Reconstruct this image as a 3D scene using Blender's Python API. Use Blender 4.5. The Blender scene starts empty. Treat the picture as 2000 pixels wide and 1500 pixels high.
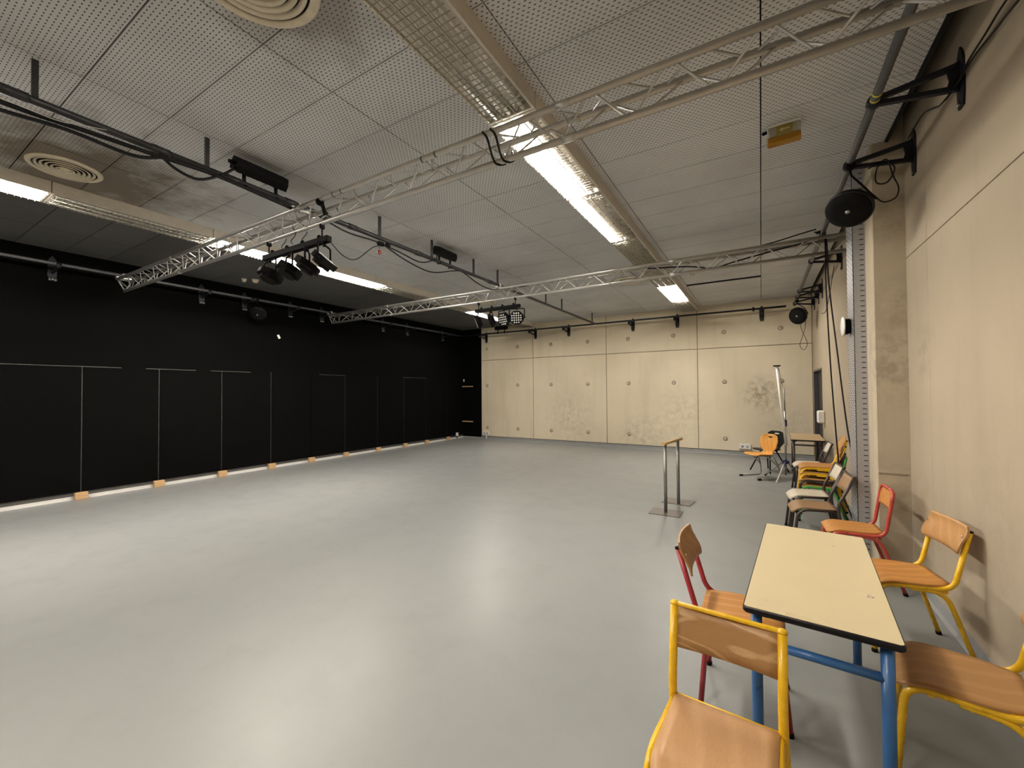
import bpy, math, random
from mathutils import Vector, Matrix
random.seed(7)
S = bpy.context.scene
COL = S.collection
PI = math.pi

# ------------------------------------------------------------------ camera, world, exposure
YAW, PITCH, ROLL, FPX, CAM_H = 0.540367, 0.017664, -0.006722, 810.65, 1.655
cam = bpy.data.cameras.new('camera')
cam.sensor_fit = 'HORIZONTAL'
cam.sensor_width = 36.0
cam.lens = FPX / 2000.0 * 36.0
cam.clip_start = 0.05
camo = bpy.data.objects.new('camera', cam)
COL.objects.link(camo)
fwd = Vector((-math.sin(YAW) * math.cos(PITCH), math.cos(YAW) * math.cos(PITCH), math.sin(PITCH)))
rgt = Vector((math.cos(YAW), math.sin(YAW), 0.0))
upv = rgt.cross(fwd)
r2 = rgt * math.cos(ROLL) + upv * math.sin(ROLL)
u2 = -rgt * math.sin(ROLL) + upv * math.cos(ROLL)
mw = Matrix((r2, u2, -fwd)).transposed().to_4x4()
mw.translation = Vector((0, 0, CAM_H))
camo.matrix_world = mw
S.camera = camo

world = bpy.data.worlds.new('world')
S.world = world
world.use_nodes = True
world.node_tree.nodes['Background'].inputs[0].default_value = (0.9, 0.92, 1.0, 1)
world.node_tree.nodes['Background'].inputs[1].default_value = 0.0

S.view_settings.view_transform = 'Standard'
S.view_settings.look = 'None'
S.view_settings.gamma = 1.0
S.view_settings.exposure = 0.0
S.view_settings.use_curve_mapping = False
S.cycles.use_denoising = True
S.cycles.use_light_tree = False
S.cycles.max_bounces = 6
S.cycles.diffuse_bounces = 4
S.cycles.glossy_bounces = 3
S.cycles.use_adaptive_sampling = True
S.cycles.adaptive_threshold = 0.05
S.cycles.caustics_reflective = False
S.cycles.caustics_refractive = False
S.cycles.sample_clamp_indirect = 12.0
TUBE_POWER = 375.0
TUBE_COL = (1.0, 0.93, 0.84, 1)

# ------------------------------------------------------------------ room dimensions
XL, XRN, XRF, YB, YR, ZC = -9.30, 1.11, 1.05, 12.0, -3.0, 3.88
XCE = 0.985                      # where the ceiling stops short of the concrete wall


# ------------------------------------------------------------------ node helpers
class NT:
    def __init__(self, name, rough=0.5, metal=0.0, spec=0.5):
        self.m = bpy.data.materials.new(name)
        self.m.use_nodes = True
        self.t = self.m.node_tree
        self.b = self.t.nodes['Principled BSDF']
        self.b.inputs['Roughness'].default_value = rough
        self.b.inputs['Metallic'].default_value = metal
        self.b.inputs['Specular IOR Level'].default_value = spec

    def n(self, typ, **kw):
        nd = self.t.nodes.new(typ)
        for k, v in kw.items():
            setattr(nd, k, v)
        return nd

    def put(self, sock, v):
        if isinstance(v, bpy.types.NodeSocket):
            self.t.links.new(v, sock)
        else:
            sock.default_value = v

    def math(self, op, a, b=0.0, c=0.0, clamp=False):
        nd = self.n('ShaderNodeMath', operation=op, use_clamp=clamp)
        self.put(nd.inputs[0], a); self.put(nd.inputs[1], b); self.put(nd.inputs[2], c)
        return nd.outputs[0]

    def pos(self):
        return self.n('ShaderNodeNewGeometry').outputs['Position']

    def objco(self):
        return self.n('ShaderNodeTexCoord').outputs['Object']

    def scale(self, vec, s):
        nd = self.n('ShaderNodeVectorMath', operation='MULTIPLY')
        self.put(nd.inputs[0], vec); nd.inputs[1].default_value = s
        return nd.outputs[0]

    def noise(self, vec, scale, detail=3.0, rough=0.55, dist=0.0):
        nd = self.n('ShaderNodeTexNoise')
        self.put(nd.inputs['Vector'], vec)
        nd.inputs['Scale'].default_value = scale
        nd.inputs['Detail'].default_value = detail
        nd.inputs['Roughness'].default_value = rough
        nd.inputs['Distortion'].default_value = dist
        return nd.outputs['Fac']

    def ramp(self, v, a, b, lo=0.0, hi=1.0):
        k = 1.0 / (b - a)
        t = self.math('MULTIPLY_ADD', v, k, -a * k, clamp=True)
        if lo == 0.0 and hi == 1.0: return t
        return self.math('MULTIPLY_ADD', t, hi - lo, lo)

    def lerp(self, f, lo, hi):
        return self.math('MULTIPLY_ADD', f, hi - lo, lo)

    def mix(self, f, a, b, blend='MIX'):
        nd = self.n('ShaderNodeMix', data_type='RGBA', blend_type=blend)
        self.put(nd.inputs[0], f)
        for s, v in ((nd.inputs[6], a), (nd.inputs[7], b)):
            self.put(s, (*v, 1) if isinstance(v, tuple) and len(v) == 3 else v)
        return nd.outputs[2]

    def sep(self, vec):
        nd = self.n('ShaderNodeSeparateXYZ')
        self.put(nd.inputs[0], vec)
        return nd.outputs

    def color(self, v):
        self.put(self.b.inputs['Base Color'], (*v, 1) if isinstance(v, tuple) and len(v) == 3 else v)
        return self

    def rough(self, v):
        self.put(self.b.inputs['Roughness'], v)
        return self

    def bump(self, h, strength=0.2, dist=0.01):
        nd = self.n('ShaderNodeBump')
        nd.inputs['Strength'].default_value = strength
        nd.inputs['Distance'].default_value = dist
        self.put(nd.inputs['Height'], h)
        self.t.links.new(nd.outputs[0], self.b.inputs['Normal'])
        return self


def plain(name, col, rough=0.5, metal=0.0, var=0.12, scale=18.0, spec=0.5, wear=None):
    m = NT(name, rough, metal, spec)
    p = m.objco()
    f = m.noise(p, scale, 3.0)
    c = m.mix(m.ramp(f, 0.3, 0.7), tuple(x * (1 - var) for x in col), tuple(min(1, x * (1 + var)) for x in col))
    if wear:
        g = m.noise(p, scale * 2.3, 4.0, 0.7)
        c = m.mix(m.ramp(g, 0.66, 0.74), c, wear)
    m.color(c)
    m.rough(m.lerp(f, max(0.02, rough - 0.10), min(1, rough + 0.10)))
    return m.m


def concrete(name, base, dark, light, streak=0.35, stains=()):
    m = NT(name, 0.85, 0.0, 0.25)
    p = m.pos()
    big = m.noise(p, 0.55, 4.0, 0.6)
    c = m.mix(m.ramp(big, 0.32, 0.68), dark, light)
    mid = m.noise(p, 3.2, 5.0, 0.65)
    c = m.mix(m.ramp(mid, 0.25, 0.75, 0.0, 0.55), c, base)
    v = m.noise(m.scale(p, (2.2, 2.2, 0.22)), 2.0, 4.0, 0.6)
    c = m.mix(m.math('MULTIPLY', m.ramp(v, 0.52, 0.78), streak), c, tuple(x * 0.62 for x in base))
    sp = m.noise(p, 55.0, 3.0, 0.7)
    c = m.mix(m.ramp(sp, 0.60, 0.85, 0.0, 0.35), c, tuple(x * 0.55 for x in base))
    hair = m.noise(m.scale(p, (1.0, 1.0, 0.5)), 6.0, 4.0, 0.75, 1.2)
    c = m.mix(m.ramp(hair, 0.66, 0.74, 0.0, 0.30), c, tuple(x * 0.5 for x in base))
    g = m.ramp(m.noise(p, 7.0, 4.0, 0.7), 0.42, 0.62) if stains else None
    for (cx, cy, cz, r, amt) in stains:
        d = m.n('ShaderNodeVectorMath', operation='DISTANCE')
        m.put(d.inputs[0], p); d.inputs[1].default_value = (cx, cy, cz)
        f = m.ramp(d.outputs['Value'], r, r * 0.25)
        c = m.mix(m.math('MULTIPLY', m.math('MULTIPLY', f, g), amt), c, tuple(x * 0.35 for x in base))
    m.color(c)
    pits = m.noise(p, 26.0, 3.0, 0.7)
    m.bump(m.math('ADD', m.math('MULTIPLY', pits, 0.6), mid), 0.25, 0.006)
    return m.m


def make_ceiling(name, base, perforated=True, dirt=0.0, stains=()):
    m = NT(name, 0.75, 0.0, 0.2)
    p = m.pos()
    x, y, z = m.sep(p)
    n1 = m.noise(p, 0.8, 4.0, 0.6)
    c = m.mix(m.ramp(n1, 0.3, 0.7), tuple(v * 0.86 for v in base), tuple(v * 1.06 for v in base))
    n2 = m.noise(p, 5.0, 4.0, 0.65)
    c = m.mix(m.ramp(n2, 0.55, 0.8, 0.0, 0.25), c, tuple(v * 0.6 for v in base))
    wob = m.math('MULTIPLY', m.math('SUBTRACT', m.noise(p, 2.6, 4.0, 0.65), 0.5), 1.3) if stains else None
    for (cx, cy, rx, ry, amt) in stains:
        dx = m.math('DIVIDE', m.math('SUBTRACT', x, cx), rx)
        dy = m.math('DIVIDE', m.math('SUBTRACT', y, cy), ry)
        d = m.math('SQRT', m.math('ADD', m.math('MULTIPLY', dx, dx), m.math('MULTIPLY', dy, dy)))
        d = m.math('ADD', d, wob)
        f = m.ramp(d, 1.0, 0.35)
        c = m.mix(m.math('MULTIPLY', f, amt), c, (0.15, 0.115, 0.08))
    if perforated:
        px, py, a, b = 0.038, 0.0243, 0.0078, 0.0034
        yl = m.math('SUBTRACT', m.math('MODULO', m.math('ADD', y, 100 * 0.498 - 1.428), 0.498), 0.006)
        row = m.math('FLOOR', m.math('DIVIDE', yl, py))
        odd = m.math('MULTIPLY', m.math('MODULO', m.math('ABSOLUTE', row), 2.0), 0.5)
        u = m.math('FRACT', m.math('ADD', m.math('ADD', m.math('DIVIDE', x, px), odd), 1000.0))
        v = m.math('FRACT', m.math('ADD', m.math('DIVIDE', yl, py), 10.0))
        du = m.math('SUBTRACT', m.math('MULTIPLY', m.math('ABSOLUTE', m.math('SUBTRACT', u, 0.5)), px), a)
        dv = m.math('SUBTRACT', m.math('MULTIPLY', m.math('ABSOLUTE', m.math('SUBTRACT', v, 0.5)), py), b)
        hole = m.math('LESS_THAN', m.math('MAXIMUM', du, dv), 0.0)
        c = m.mix(hole, c, (0.105, 0.092, 0.078))
    m.color(c)
    return m.m


def make_floor():
    m = NT('floor_vinyl', 0.32, 0.0, 0.14)
    p = m.pos()
    a = m.noise(p, 0.35, 3.0, 0.5)
    c = m.mix(m.ramp(a, 0.35, 0.65), (0.212, 0.221, 0.216), (0.240, 0.245, 0.236))
    b = m.noise(p, 3.0, 4.0, 0.7)
    c = m.mix(m.ramp(b, 0.5, 0.8, 0.0, 0.30), c, (0.175, 0.178, 0.170))
    s = m.noise(p, 160.0, 2.0, 0.5)
    c = m.mix(m.ramp(s, 0.35, 0.65, 0.0, 0.16), c, (0.285, 0.287, 0.278))
    # heel scuffs: thin stretched dark and light marks
    w1 = m.noise(m.scale(p, (1.0, 9.0, 1.0)), 1.7, 3.0, 0.5, 1.5)
    k1 = m.math('MULTIPLY', m.ramp(w1, 0.775, 0.80), m.ramp(m.noise(p, 1.1, 2.0), 0.5, 0.6))
    c = m.mix(m.math('MULTIPLY', k1, 0.22), c, (0.12, 0.12, 0.115))
    w2 = m.noise(m.scale(p, (8.0, 1.0, 1.0)), 1.9, 3.0, 0.5, 1.2)
    k2 = m.math('MULTIPLY', m.ramp(w2, 0.72, 0.76), m.ramp(m.noise(p, 0.9, 2.0), 0.48, 0.6))
    c = m.mix(m.math('MULTIPLY', k2, 0.15), c, (0.33, 0.325, 0.31))
    m.color(c)
    m.rough(m.lerp(b, 0.27, 0.43))
    m.bump(m.noise(p, 38.0, 3.0, 0.6), 0.05, 0.004)
    return m.m


def make_wood(name, c1, c2, axis='x', scale=9.0, dist=5.0, rough=0.38, edge=0.55):
    m = NT(name, rough, 0.0, 0.4)
    p = m.objco()
    s = {'x': (0.35, 1.6, 1.6), 'y': (1.6, 0.35, 1.6), 'z': (1.6, 1.6, 0.3)}[axis]
    ps = m.scale(p, s)
    w = m.n('ShaderNodeTexWave', wave_type='BANDS', bands_direction='DIAGONAL', wave_profile='SIN')
    m.put(w.inputs['Vector'], ps)
    w.inputs['Scale'].default_value = scale
    w.inputs['Distortion'].default_value = dist
    w.inputs['Detail'].default_value = 2.5
    w.inputs['Detail Scale'].default_value = 0.8
    c = m.mix(m.ramp(w.outputs['Fac'], edge, 1.0), c1, c2)
    f = m.noise(m.scale(p, tuple(4.0 * k for k in s)), 30.0, 3.0, 0.6)
    c = m.mix(m.ramp(f, 0.45, 0.75, 0.0, 0.35), c, tuple(v * 0.72 for v in c1))
    dirt = m.noise(p, 7.0, 5.0, 0.7)
    c = m.mix(m.ramp(dirt, 0.60, 0.78, 0.0, 0.35), c, tuple(v * 0.5 for v in c1))
    m.color(c)
    m.rough(m.lerp(dirt, rough - 0.08, rough + 0.12))
    return m.m


def make_black_wall():
    m = NT('black_painted_wall', 0.85, 0.0, 0.04)
    p = m.pos()
    a = m.noise(p, 0.7, 4.0, 0.6)
    c = m.mix(m.ramp(a, 0.3, 0.7), (0.0016, 0.0016, 0.0015), (0.0024, 0.0023, 0.0022))
    b = m.noise(m.scale(p, (1.0, 0.4, 3.0)), 1.6, 6.0, 0.75)
    c = m.mix(m.ramp(b, 0.60, 0.80, 0.0, 0.55), c, (0.0062, 0.0061, 0.0057))
    m.color(c)
    return m.m


def make_tray():
    m = NT('galvanised_slotted_steel', 0.42, 0.75, 0.5)
    p = m.objco()
    x, y, z = m.sep(p)
    f = m.noise(p, 40.0, 3.0)
    c = m.mix(f, (0.36, 0.36, 0.38), (0.52, 0.52, 0.54))
    pitch = 0.025
    row = m.math('FLOOR', m.math('DIVIDE', z, pitch))
    odd = m.math('MODULO', m.math('ABSOLUTE', row), 2.0)
    v = m.math('SUBTRACT', m.math('MULTIPLY', m.math('FRACT', m.math('DIVIDE', z, pitch)), pitch), pitch * 0.5)
    slot_v = m.math('LESS_THAN', m.math('ABSOLUTE', v), 0.0042)
    cx = m.math('SUBTRACT', x, m.math('ADD', -0.026, m.math('MULTIPLY', odd, 0.048)))
    slot_x = m.math('LESS_THAN', m.math('ABSOLUTE', cx), 0.016)
    u = m.math('SUBTRACT', m.math('FRACT', m.math('ADD', m.math('DIVIDE', y, 0.10), m.math('MULTIPLY', odd, 0.5))), 0.5)
    slot_y = m.math('LESS_THAN', m.math('ABSOLUTE', u), 0.28)
    nx = m.sep(m.n('ShaderNodeNewGeometry').outputs['Normal'])
    facex = m.math('GREATER_THAN', m.math('ABSOLUTE', nx[0]), 0.5)
    sl = m.math('ADD', m.math('MULTIPLY', facex, slot_y), m.math('MULTIPLY', m.math('SUBTRACT', 1.0, facex), slot_x))
    slot = m.math('MULTIPLY', slot_v, sl)
    m.color(m.mix(slot, c, (0.01, 0.01, 0.01)))
    m.put(m.b.inputs['Metallic'], m.math('MULTIPLY', m.math('SUBTRACT', 1.0, slot), 0.6))
    return m.m


def emitter(name, col, strength):
    m = NT(name, 0.4)
    m.b.inputs['Base Color'].default_value = (0.9, 0.9, 0.88, 1)
    m.b.inputs['Emission Color'].default_value = col
    m.b.inputs['Emission Strength'].default_value = strength
    return m.m


def make_clear(name, col, rough=0.15):
    m = NT(name, rough)
    m.b.inputs['Base Color'].default_value = (*col, 1)
    m.b.inputs['Transmission Weight'].default_value = 0.55
    m.b.inputs['IOR'].default_value = 1.3
    return m.m


M = {}
M['floor'] = make_floor()
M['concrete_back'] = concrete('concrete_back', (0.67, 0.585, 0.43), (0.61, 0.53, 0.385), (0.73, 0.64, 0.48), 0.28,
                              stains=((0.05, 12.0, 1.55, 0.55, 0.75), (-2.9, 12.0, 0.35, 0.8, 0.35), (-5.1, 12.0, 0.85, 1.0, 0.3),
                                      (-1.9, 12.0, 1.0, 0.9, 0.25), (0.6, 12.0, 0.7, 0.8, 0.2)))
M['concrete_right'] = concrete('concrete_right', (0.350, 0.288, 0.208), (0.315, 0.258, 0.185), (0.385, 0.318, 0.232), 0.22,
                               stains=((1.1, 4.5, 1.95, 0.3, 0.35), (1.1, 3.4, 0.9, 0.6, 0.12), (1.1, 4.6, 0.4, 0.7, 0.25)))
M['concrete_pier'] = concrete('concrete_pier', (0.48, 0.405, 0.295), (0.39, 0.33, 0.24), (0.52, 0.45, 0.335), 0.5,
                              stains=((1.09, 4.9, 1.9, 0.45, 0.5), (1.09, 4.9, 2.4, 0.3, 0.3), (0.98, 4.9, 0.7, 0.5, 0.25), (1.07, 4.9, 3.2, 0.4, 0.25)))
M['black_wall'] = make_black_wall()
M['black_seam'] = plain('grey_seam_edge', (0.040, 0.038, 0.035), 0.6, var=0.4, scale=6.0)
M['dark_gap'] = plain('dark_void', (0.006, 0.006, 0.006), 0.9)
STN = ((-2.2, 1.35, 0.62, 0.55, 0.62), (-5.85, 1.35, 1.45, 1.25, 0.92), (-2.2, 8.4, 0.6, 0.6, 0.5), (-5.85, 8.4, 0.6, 0.6, 0.4), (-4.3, 5.2, 0.5, 0.6, 0.5), (-4.2, 2.4, 0.4, 0.7, 0.45), (-4.6, 4.4, 0.6, 0.7, 0.4))
M['ceil'] = make_ceiling('perforated_ceiling_panel', (0.660, 0.662, 0.668), True, stains=STN)
M['ceil_dark'] = make_ceiling('dark_ceiling_board', (0.120, 0.118, 0.114), False)
M['ceil_light_plain'] = make_ceiling('plain_ceiling_board', (0.53, 0.52, 0.49), False)
M['alu'] = plain('aluminium_truss', (0.52, 0.51, 0.485), 0.42, 0.7, 0.08, 9.0)
M['pipe'] = plain('dark_steel_pipe', (0.028, 0.028, 0.029), 0.45, 0.3, 0.25, 12.0)
M['pipe_grey'] = plain('grey_steel_pipe', (0.080, 0.080, 0.084), 0.45, 0.4, 0.2, 12.0)
M['bracket'] = plain('blue_black_bracket_paint', (0.0080, 0.0082, 0.012), 0.5, 0.0, 0.3, spec=0.3)
M['hanger'] = plain('dark_grey_hanger', (0.030, 0.029, 0.028), 0.55, 0.2, 0.3)
M['black'] = plain('black_plastic', (0.0050, 0.0046, 0.0044), 0.7, 0.0, 0.3, spec=0.10)
M['black_gloss'] = plain('black_gloss', (0.0045, 0.0042, 0.0044), 0.30, 0.0, 0.3, spec=0.3)
M['cable'] = plain('black_rubber_cable', (0.0060, 0.0058, 0.0056), 0.55, 0.0, 0.3, spec=0.25)
M['string'] = plain('white_string', (0.55, 0.52, 0.48), 0.8)
M['white'] = plain('white_plastic', (0.72, 0.70, 0.66), 0.4, 0.0, 0.04)
M['cream'] = plain('cream_diffuser_paint', (0.66, 0.58, 0.44), 0.45, 0.0, 0.06)
M['enamel'] = plain('white_enamel_housing', (0.60, 0.55, 0.46), 0.4, 0.0, 0.06)
M['louvre'] = plain('aluminium_louvre', (0.50, 0.47, 0.40), 0.3, 0.7, 0.1)
M['reflector'] = plain('white_reflector', (0.78, 0.74, 0.66), 0.3, 0.2, 0.05)
M['tube_off'] = plain('unlit_fluorescent_tube', (0.75, 0.73, 0.68), 0.25, 0.0, 0.03)
M['tube_on'] = emitter('lit_fluorescent_tube', TUBE_COL, TUBE_POWER)
M['yellow'] = plain('yellow_tube_paint', (0.78, 0.46, 0.012), 0.28, 0.0, 0.06, 14.0)
M['red'] = plain('red_tube_paint', (0.36, 0.030, 0.038), 0.3, 0.0, 0.12, 14.0)
M['red2'] = plain('orange_red_tube_paint', (0.42, 0.060, 0.042), 0.3, 0.0, 0.12, 14.0)
M['blue'] = plain('blue_tube_paint', (0.030, 0.115, 0.30), 0.32, 0.0, 0.1, 14.0)
M['green'] = plain('green_tube_paint', (0.055, 0.30, 0.050), 0.32, 0.0, 0.1, 14.0)
M['brown'] = plain('brown_tube_paint', (0.040, 0.026, 0.020), 0.36, 0.0, 0.15, 14.0)
M['wood_back'] = make_wood('beech_backrest', (0.385, 0.212, 0.085), (0.58, 0.375, 0.19), 'x', 6.0, 16.0, edge=0.80)
M['wood_seat'] = make_wood('beech_seat', (0.47, 0.262, 0.115), (0.51, 0.292, 0.135), 'y', 4.0, 5.0)
M['wood_mid'] = make_wood('brown_beech', (0.40, 0.205, 0.072), (0.45, 0.24, 0.092), 'y', 4.0, 5.0)
M['wood_orange'] = make_wood('orange_beech_seat', (0.48, 0.205, 0.045), (0.56, 0.27, 0.075), 'y', 5.0, 4.0)
M['wood_pale'] = make_wood('pale_beech', (0.45, 0.235, 0.070), (0.53, 0.30, 0.105), 'y', 5.0, 3.0)
M['wood_dull'] = make_wood('dull_brown_seat', (0.26, 0.15, 0.072), (0.34, 0.205, 0.105), 'y', 6.0, 4.0)
M['shell_orange'] = make_wood('orange_shell_ply', (0.62, 0.29, 0.055), (0.68, 0.35, 0.085), 'z', 4.0, 3.0)
M['block'] = make_wood('pine_block', (0.47, 0.29, 0.14), (0.53, 0.35, 0.18), 'y', 8.0, 3.0, 0.6)
M['bar_wood'] = make_wood('ash_handrail', (0.48, 0.31, 0.13), (0.55, 0.38, 0.18), 'y', 8.0, 3.0, 0.45)
M['laminate'] = plain('cream_laminate', (0.70, 0.585, 0.36), 0.30, 0.0, 0.03, 3.0)
M['laminate_seat'] = plain('off_white_laminate_seat', (0.62, 0.55, 0.43), 0.4, 0.0, 0.05)
M['desk_wood'] = make_wood('desk_laminate', (0.43, 0.31, 0.17), (0.48, 0.36, 0.21), 'y', 5.0, 3.0)
M['edge'] = plain('black_rubber_edge', (0.0055, 0.005, 0.007), 0.42, spec=0.3)
M['scribble'] = plain('ball_pen_scribble', (0.12, 0.12, 0.17), 0.6)
M['steel'] = plain('brushed_grey_steel', (0.26, 0.25, 0.23), 0.38, 0.7, 0.12)
M['steel_plate'] = plain('grey_steel_plate', (0.14, 0.128, 0.118), 0.4, 0.4, 0.1)
M['steel_light'] = plain('satin_steel', (0.42, 0.42, 0.41), 0.3, 0.8, 0.08)
M['skirting'] = plain('vinyl_upstand', (0.25, 0.255, 0.25), 0.4, 0.0, 0.08, 3.0)
M['skirting_shaded'] = plain('shaded_skirting', (0.055, 0.052, 0.047), 0.6, 0.0, 0.15, 3.0)  # grey skirting, darkened in colour for the shaded recess under the boards
M['skirting_pale'] = plain('pale_upstand', (0.47, 0.46, 0.435), 0.35, 0.0, 0.08, 3.0)
M['tray'] = make_tray()
M['amber'] = make_clear('amber_cover', (0.70, 0.33, 0.025))
M['clear'] = make_clear('clear_cover', (0.80, 0.74, 0.60))
M['amber_core'] = plain('amber_reflector', (0.62, 0.30, 0.03), 0.5)
M['sign_face'] = plain('green_yellow_pictogram', (0.28, 0.20, 0.03), 0.4)
M['sign_print'] = plain('white_print', (0.62, 0.55, 0.30), 0.4)
M['yellow_tape'] = plain('yellow_tape', (0.62, 0.52, 0.06), 0.45)
M['dark_tape'] = plain('dark_green_tape', (0.055, 0.065, 0.052), 0.5)
M['red_plastic'] = plain('red_plastic', (0.22, 0.012, 0.015), 0.35)
M['blue_plastic'] = plain('blue_plastic', (0.028, 0.035, 0.19), 0.4)
M['led'] = plain('led_lens', (0.62, 0.62, 0.60), 0.15, 0.0, 0.05)
M['door'] = plain('dark_door_paint', (0.010, 0.009, 0.012), 0.5)
M['door_frame'] = plain('dark_grey_door_frame', (0.045, 0.042, 0.045), 0.5)
M['plug'] = concrete('tie_hole_plug', (0.50, 0.44, 0.32), (0.46, 0.40, 0.29), (0.55, 0.48, 0.36), 0.1)
M['plug_ring'] = plain('tie_hole_shadow_joint', (0.26, 0.215, 0.145), 0.9)
M['joint'] = plain('concrete_joint', (0.24, 0.20, 0.14), 0.95)


# ------------------------------------------------------------------ mesh helpers
class MB:
    def __init__(self):
        self.v = []; self.f = []; self.sm = []

    def add(self, verts, faces, smooth=False):
        o = len(self.v)
        self.v += [tuple(p) for p in verts]
        self.f += [tuple(i + o for i in f) for f in faces]
        self.sm += [smooth] * len(faces)
        return self

    def box(self, c, s, rot=None, bev=0.0):
        hx, hy, hz = s[0] / 2, s[1] / 2, s[2] / 2
        if bev > 0:
            b = min(bev, hx * 0.49, hy * 0.49, hz * 0.49)
            vs = []
            for sx in (-1, 1):
                for sy in (-1, 1):
                    for sz in (-1, 1):
                        vs += [Vector((sx * hx, sy * (hy - b), sz * (hz - b))),
                               Vector((sx * (hx - b), sy * hy, sz * (hz - b))),
                               Vector((sx * (hx - b), sy * (hy - b), sz * hz))]
            idx = lambda x, y, z, k: ((x * 4 + y * 2 + z) * 3 + k)
            fs = []
            for k, rng in ((0, 'x'), (1, 'y'), (2, 'z')):
                for s_ in (0, 1):
                    if k == 0: q = [idx(s_, a, b_, 0) for a, b_ in ((0, 0), (1, 0), (1, 1), (0, 1))]
                    elif k == 1: q = [idx(a, s_, b_, 1) for a, b_ in ((0, 0), (0, 1), (1, 1), (1, 0))]
                    else: q = [idx(a, b_, s_, 2) for a, b_ in ((0, 0), (1, 0), (1, 1), (0, 1))]
                    fs.append(tuple(q if s_ == 1 else q[::-1]))
            for a in (0, 1):
                for b_ in (0, 1):
                    fs.append((idx(0, a, b_, 1), idx(1, a, b_, 1), idx(1, a, b_, 2), idx(0, a, b_, 2)))
                    fs.append((idx(a, 0, b_, 0), idx(a, 1, b_, 0), idx(a, 1, b_, 2), idx(a, 0, b_, 2)))
                    fs.append((idx(a, b_, 0, 0), idx(a, b_, 1, 0), idx(a, b_, 1, 1), idx(a, b_, 0, 1)))
            for x in (0, 1):
                for y in (0, 1):
                    for z in (0, 1):
                        fs.append((idx(x, y, z, 0), idx(x, y, z, 1), idx(x, y, z, 2)))
        else:
            vs = [Vector((sx * hx, sy * hy, sz * hz)) for sx in (-1, 1) for sy in (-1, 1) for sz in (-1, 1)]
            fs = [(0, 1, 3, 2), (4, 6, 7, 5), (0, 4, 5, 1), (2, 3, 7, 6), (0, 2, 6, 4), (1, 5, 7, 3)]
        if rot is not None:
            vs = [rot @ p for p in vs]
        c = Vector(c)
        return self.add([p + c for p in vs], fs)

    def tube(self, pts, r, n=10, cap=True, flat=None):
        pts = [Vector(p) for p in pts]
        rs = r if isinstance(r, (list, tuple)) else [r] * len(pts)
        t0 = (pts[1] - pts[0]).normalized()
        up = Vector((0, 0, 1)) if abs(t0.z) < 0.9 else Vector((1, 0, 0))
        a = t0.cross(up).normalized()
        vs = []; fs = []
        for i, p in enumerate(pts):
            if i == 0: t = (pts[1] - p).normalized()
            elif i == len(pts) - 1: t = (p - pts[i - 1]).normalized()
            else: t = ((p - pts[i - 1]).normalized() + (pts[i + 1] - p).normalized()).normalized()
            a = (a - t * a.dot(t)).normalized()
            b = t.cross(a)
            for k in range(n):
                th = 2 * PI * k / n
                vs.append(p + a * (rs[i] * math.cos(th)) + b * (rs[i] * math.sin(th) * (flat or 1.0)))
        m = len(pts)
        for i in range(m - 1):
            for k in range(n):
                fs.append((i * n + k, i * n + (k + 1) % n, (i + 1) * n + (k + 1) % n, (i + 1) * n + k))
        self.add(vs, fs, True)
        if cap:
            o = len(self.v) - len(vs)
            self.f += [tuple(o + k for k in range(n))[::-1], tuple(o + (m - 1) * n + k for k in range(n))]
            self.sm += [False, False]
        return self

    def lathe(self, prof, c=(0, 0, 0), n=24, rot=None, smooth=True, ring=False):
        """profile of (radius, z) spun about local z"""
        vs = []; fs = []
        for (r, z) in prof:
            for k in range(n):
                th = 2 * PI * k / n
                vs.append(Vector((r * math.cos(th), r * math.sin(th), z)))
        for i in range(len(prof) - 1):
            for k in range(n):
                fs.append((i * n + k, i * n + (k + 1) % n, (i + 1) * n + (k + 1) % n, (i + 1) * n + k))
        m = len(prof)
        if ring:
            fs += [((m - 1) * n + k, (m - 1) * n + (k + 1) % n, (k + 1) % n, k) for k in range(n)]
            caps = []
        else:
            caps = [tuple(range(n))[::-1], tuple((m - 1) * n + k for k in range(n))]
        if rot is not None: vs = [rot @ p for p in vs]
        c = Vector(c)
        vs = [p + c for p in vs]
        self.add(vs, fs, smooth)
        o = len(self.v) - len(vs)
        self.f += [tuple(o + i for i in f) for f in caps]
        self.sm += [False] * len(caps)
        return self

    def prism(self, poly, lo, hi, fn):
        """extrude a 2-D outline: fn(u, v, h) gives the 3-D point"""
        n = len(poly)
        vs = [fn(u, v, lo) for u, v in poly] + [fn(u, v, hi) for u, v in poly]
        fs = [tuple(range(n))[::-1], tuple(range(n, 2 * n))]
        fs += [(i, (i + 1) % n, n + (i + 1) % n, n + i) for i in range(n)]
        return self.add(vs, fs)

    def sheet(self, fn, nu, nv, th):
        """a bent plate: fn(u, v) in [0,1]^2 gives the middle surface"""
        P = [[Vector(fn(i / nu, j / nv)) for j in range(nv + 1)] for i in range(nu + 1)]
        def nrm(i, j):
            du = P[min(i + 1, nu)][j] - P[max(i - 1, 0)][j]
            dv = P[i][min(j + 1, nv)] - P[i][max(j - 1, 0)]
            q = du.cross(dv)
            return q.normalized() if q.length > 1e-9 else Vector((0, 0, 1))
        top = []; bot = []
        for i in range(nu + 1):
            for j in range(nv + 1):
                q = nrm(i, j) * (th / 2)
                top.append(P[i][j] + q); bot.append(P[i][j] - q)
        N = len(top); W = nv + 1
        fs = []
        for i in range(nu):
            for j in range(nv):
                a, b, c, d = i * W + j, (i + 1) * W + j, (i + 1) * W + j + 1, i * W + j + 1
                fs.append((a, b, c, d)); fs.append((N + d, N + c, N + b, N + a))
        self.add(top + bot, fs, True)
        o = len(self.v) - 2 * N
        e = []
        for i in range(nu):
            e.append((i * W, (i + 1) * W, 1)); e.append((i * W + nv, (i + 1) * W + nv, 0))
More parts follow.
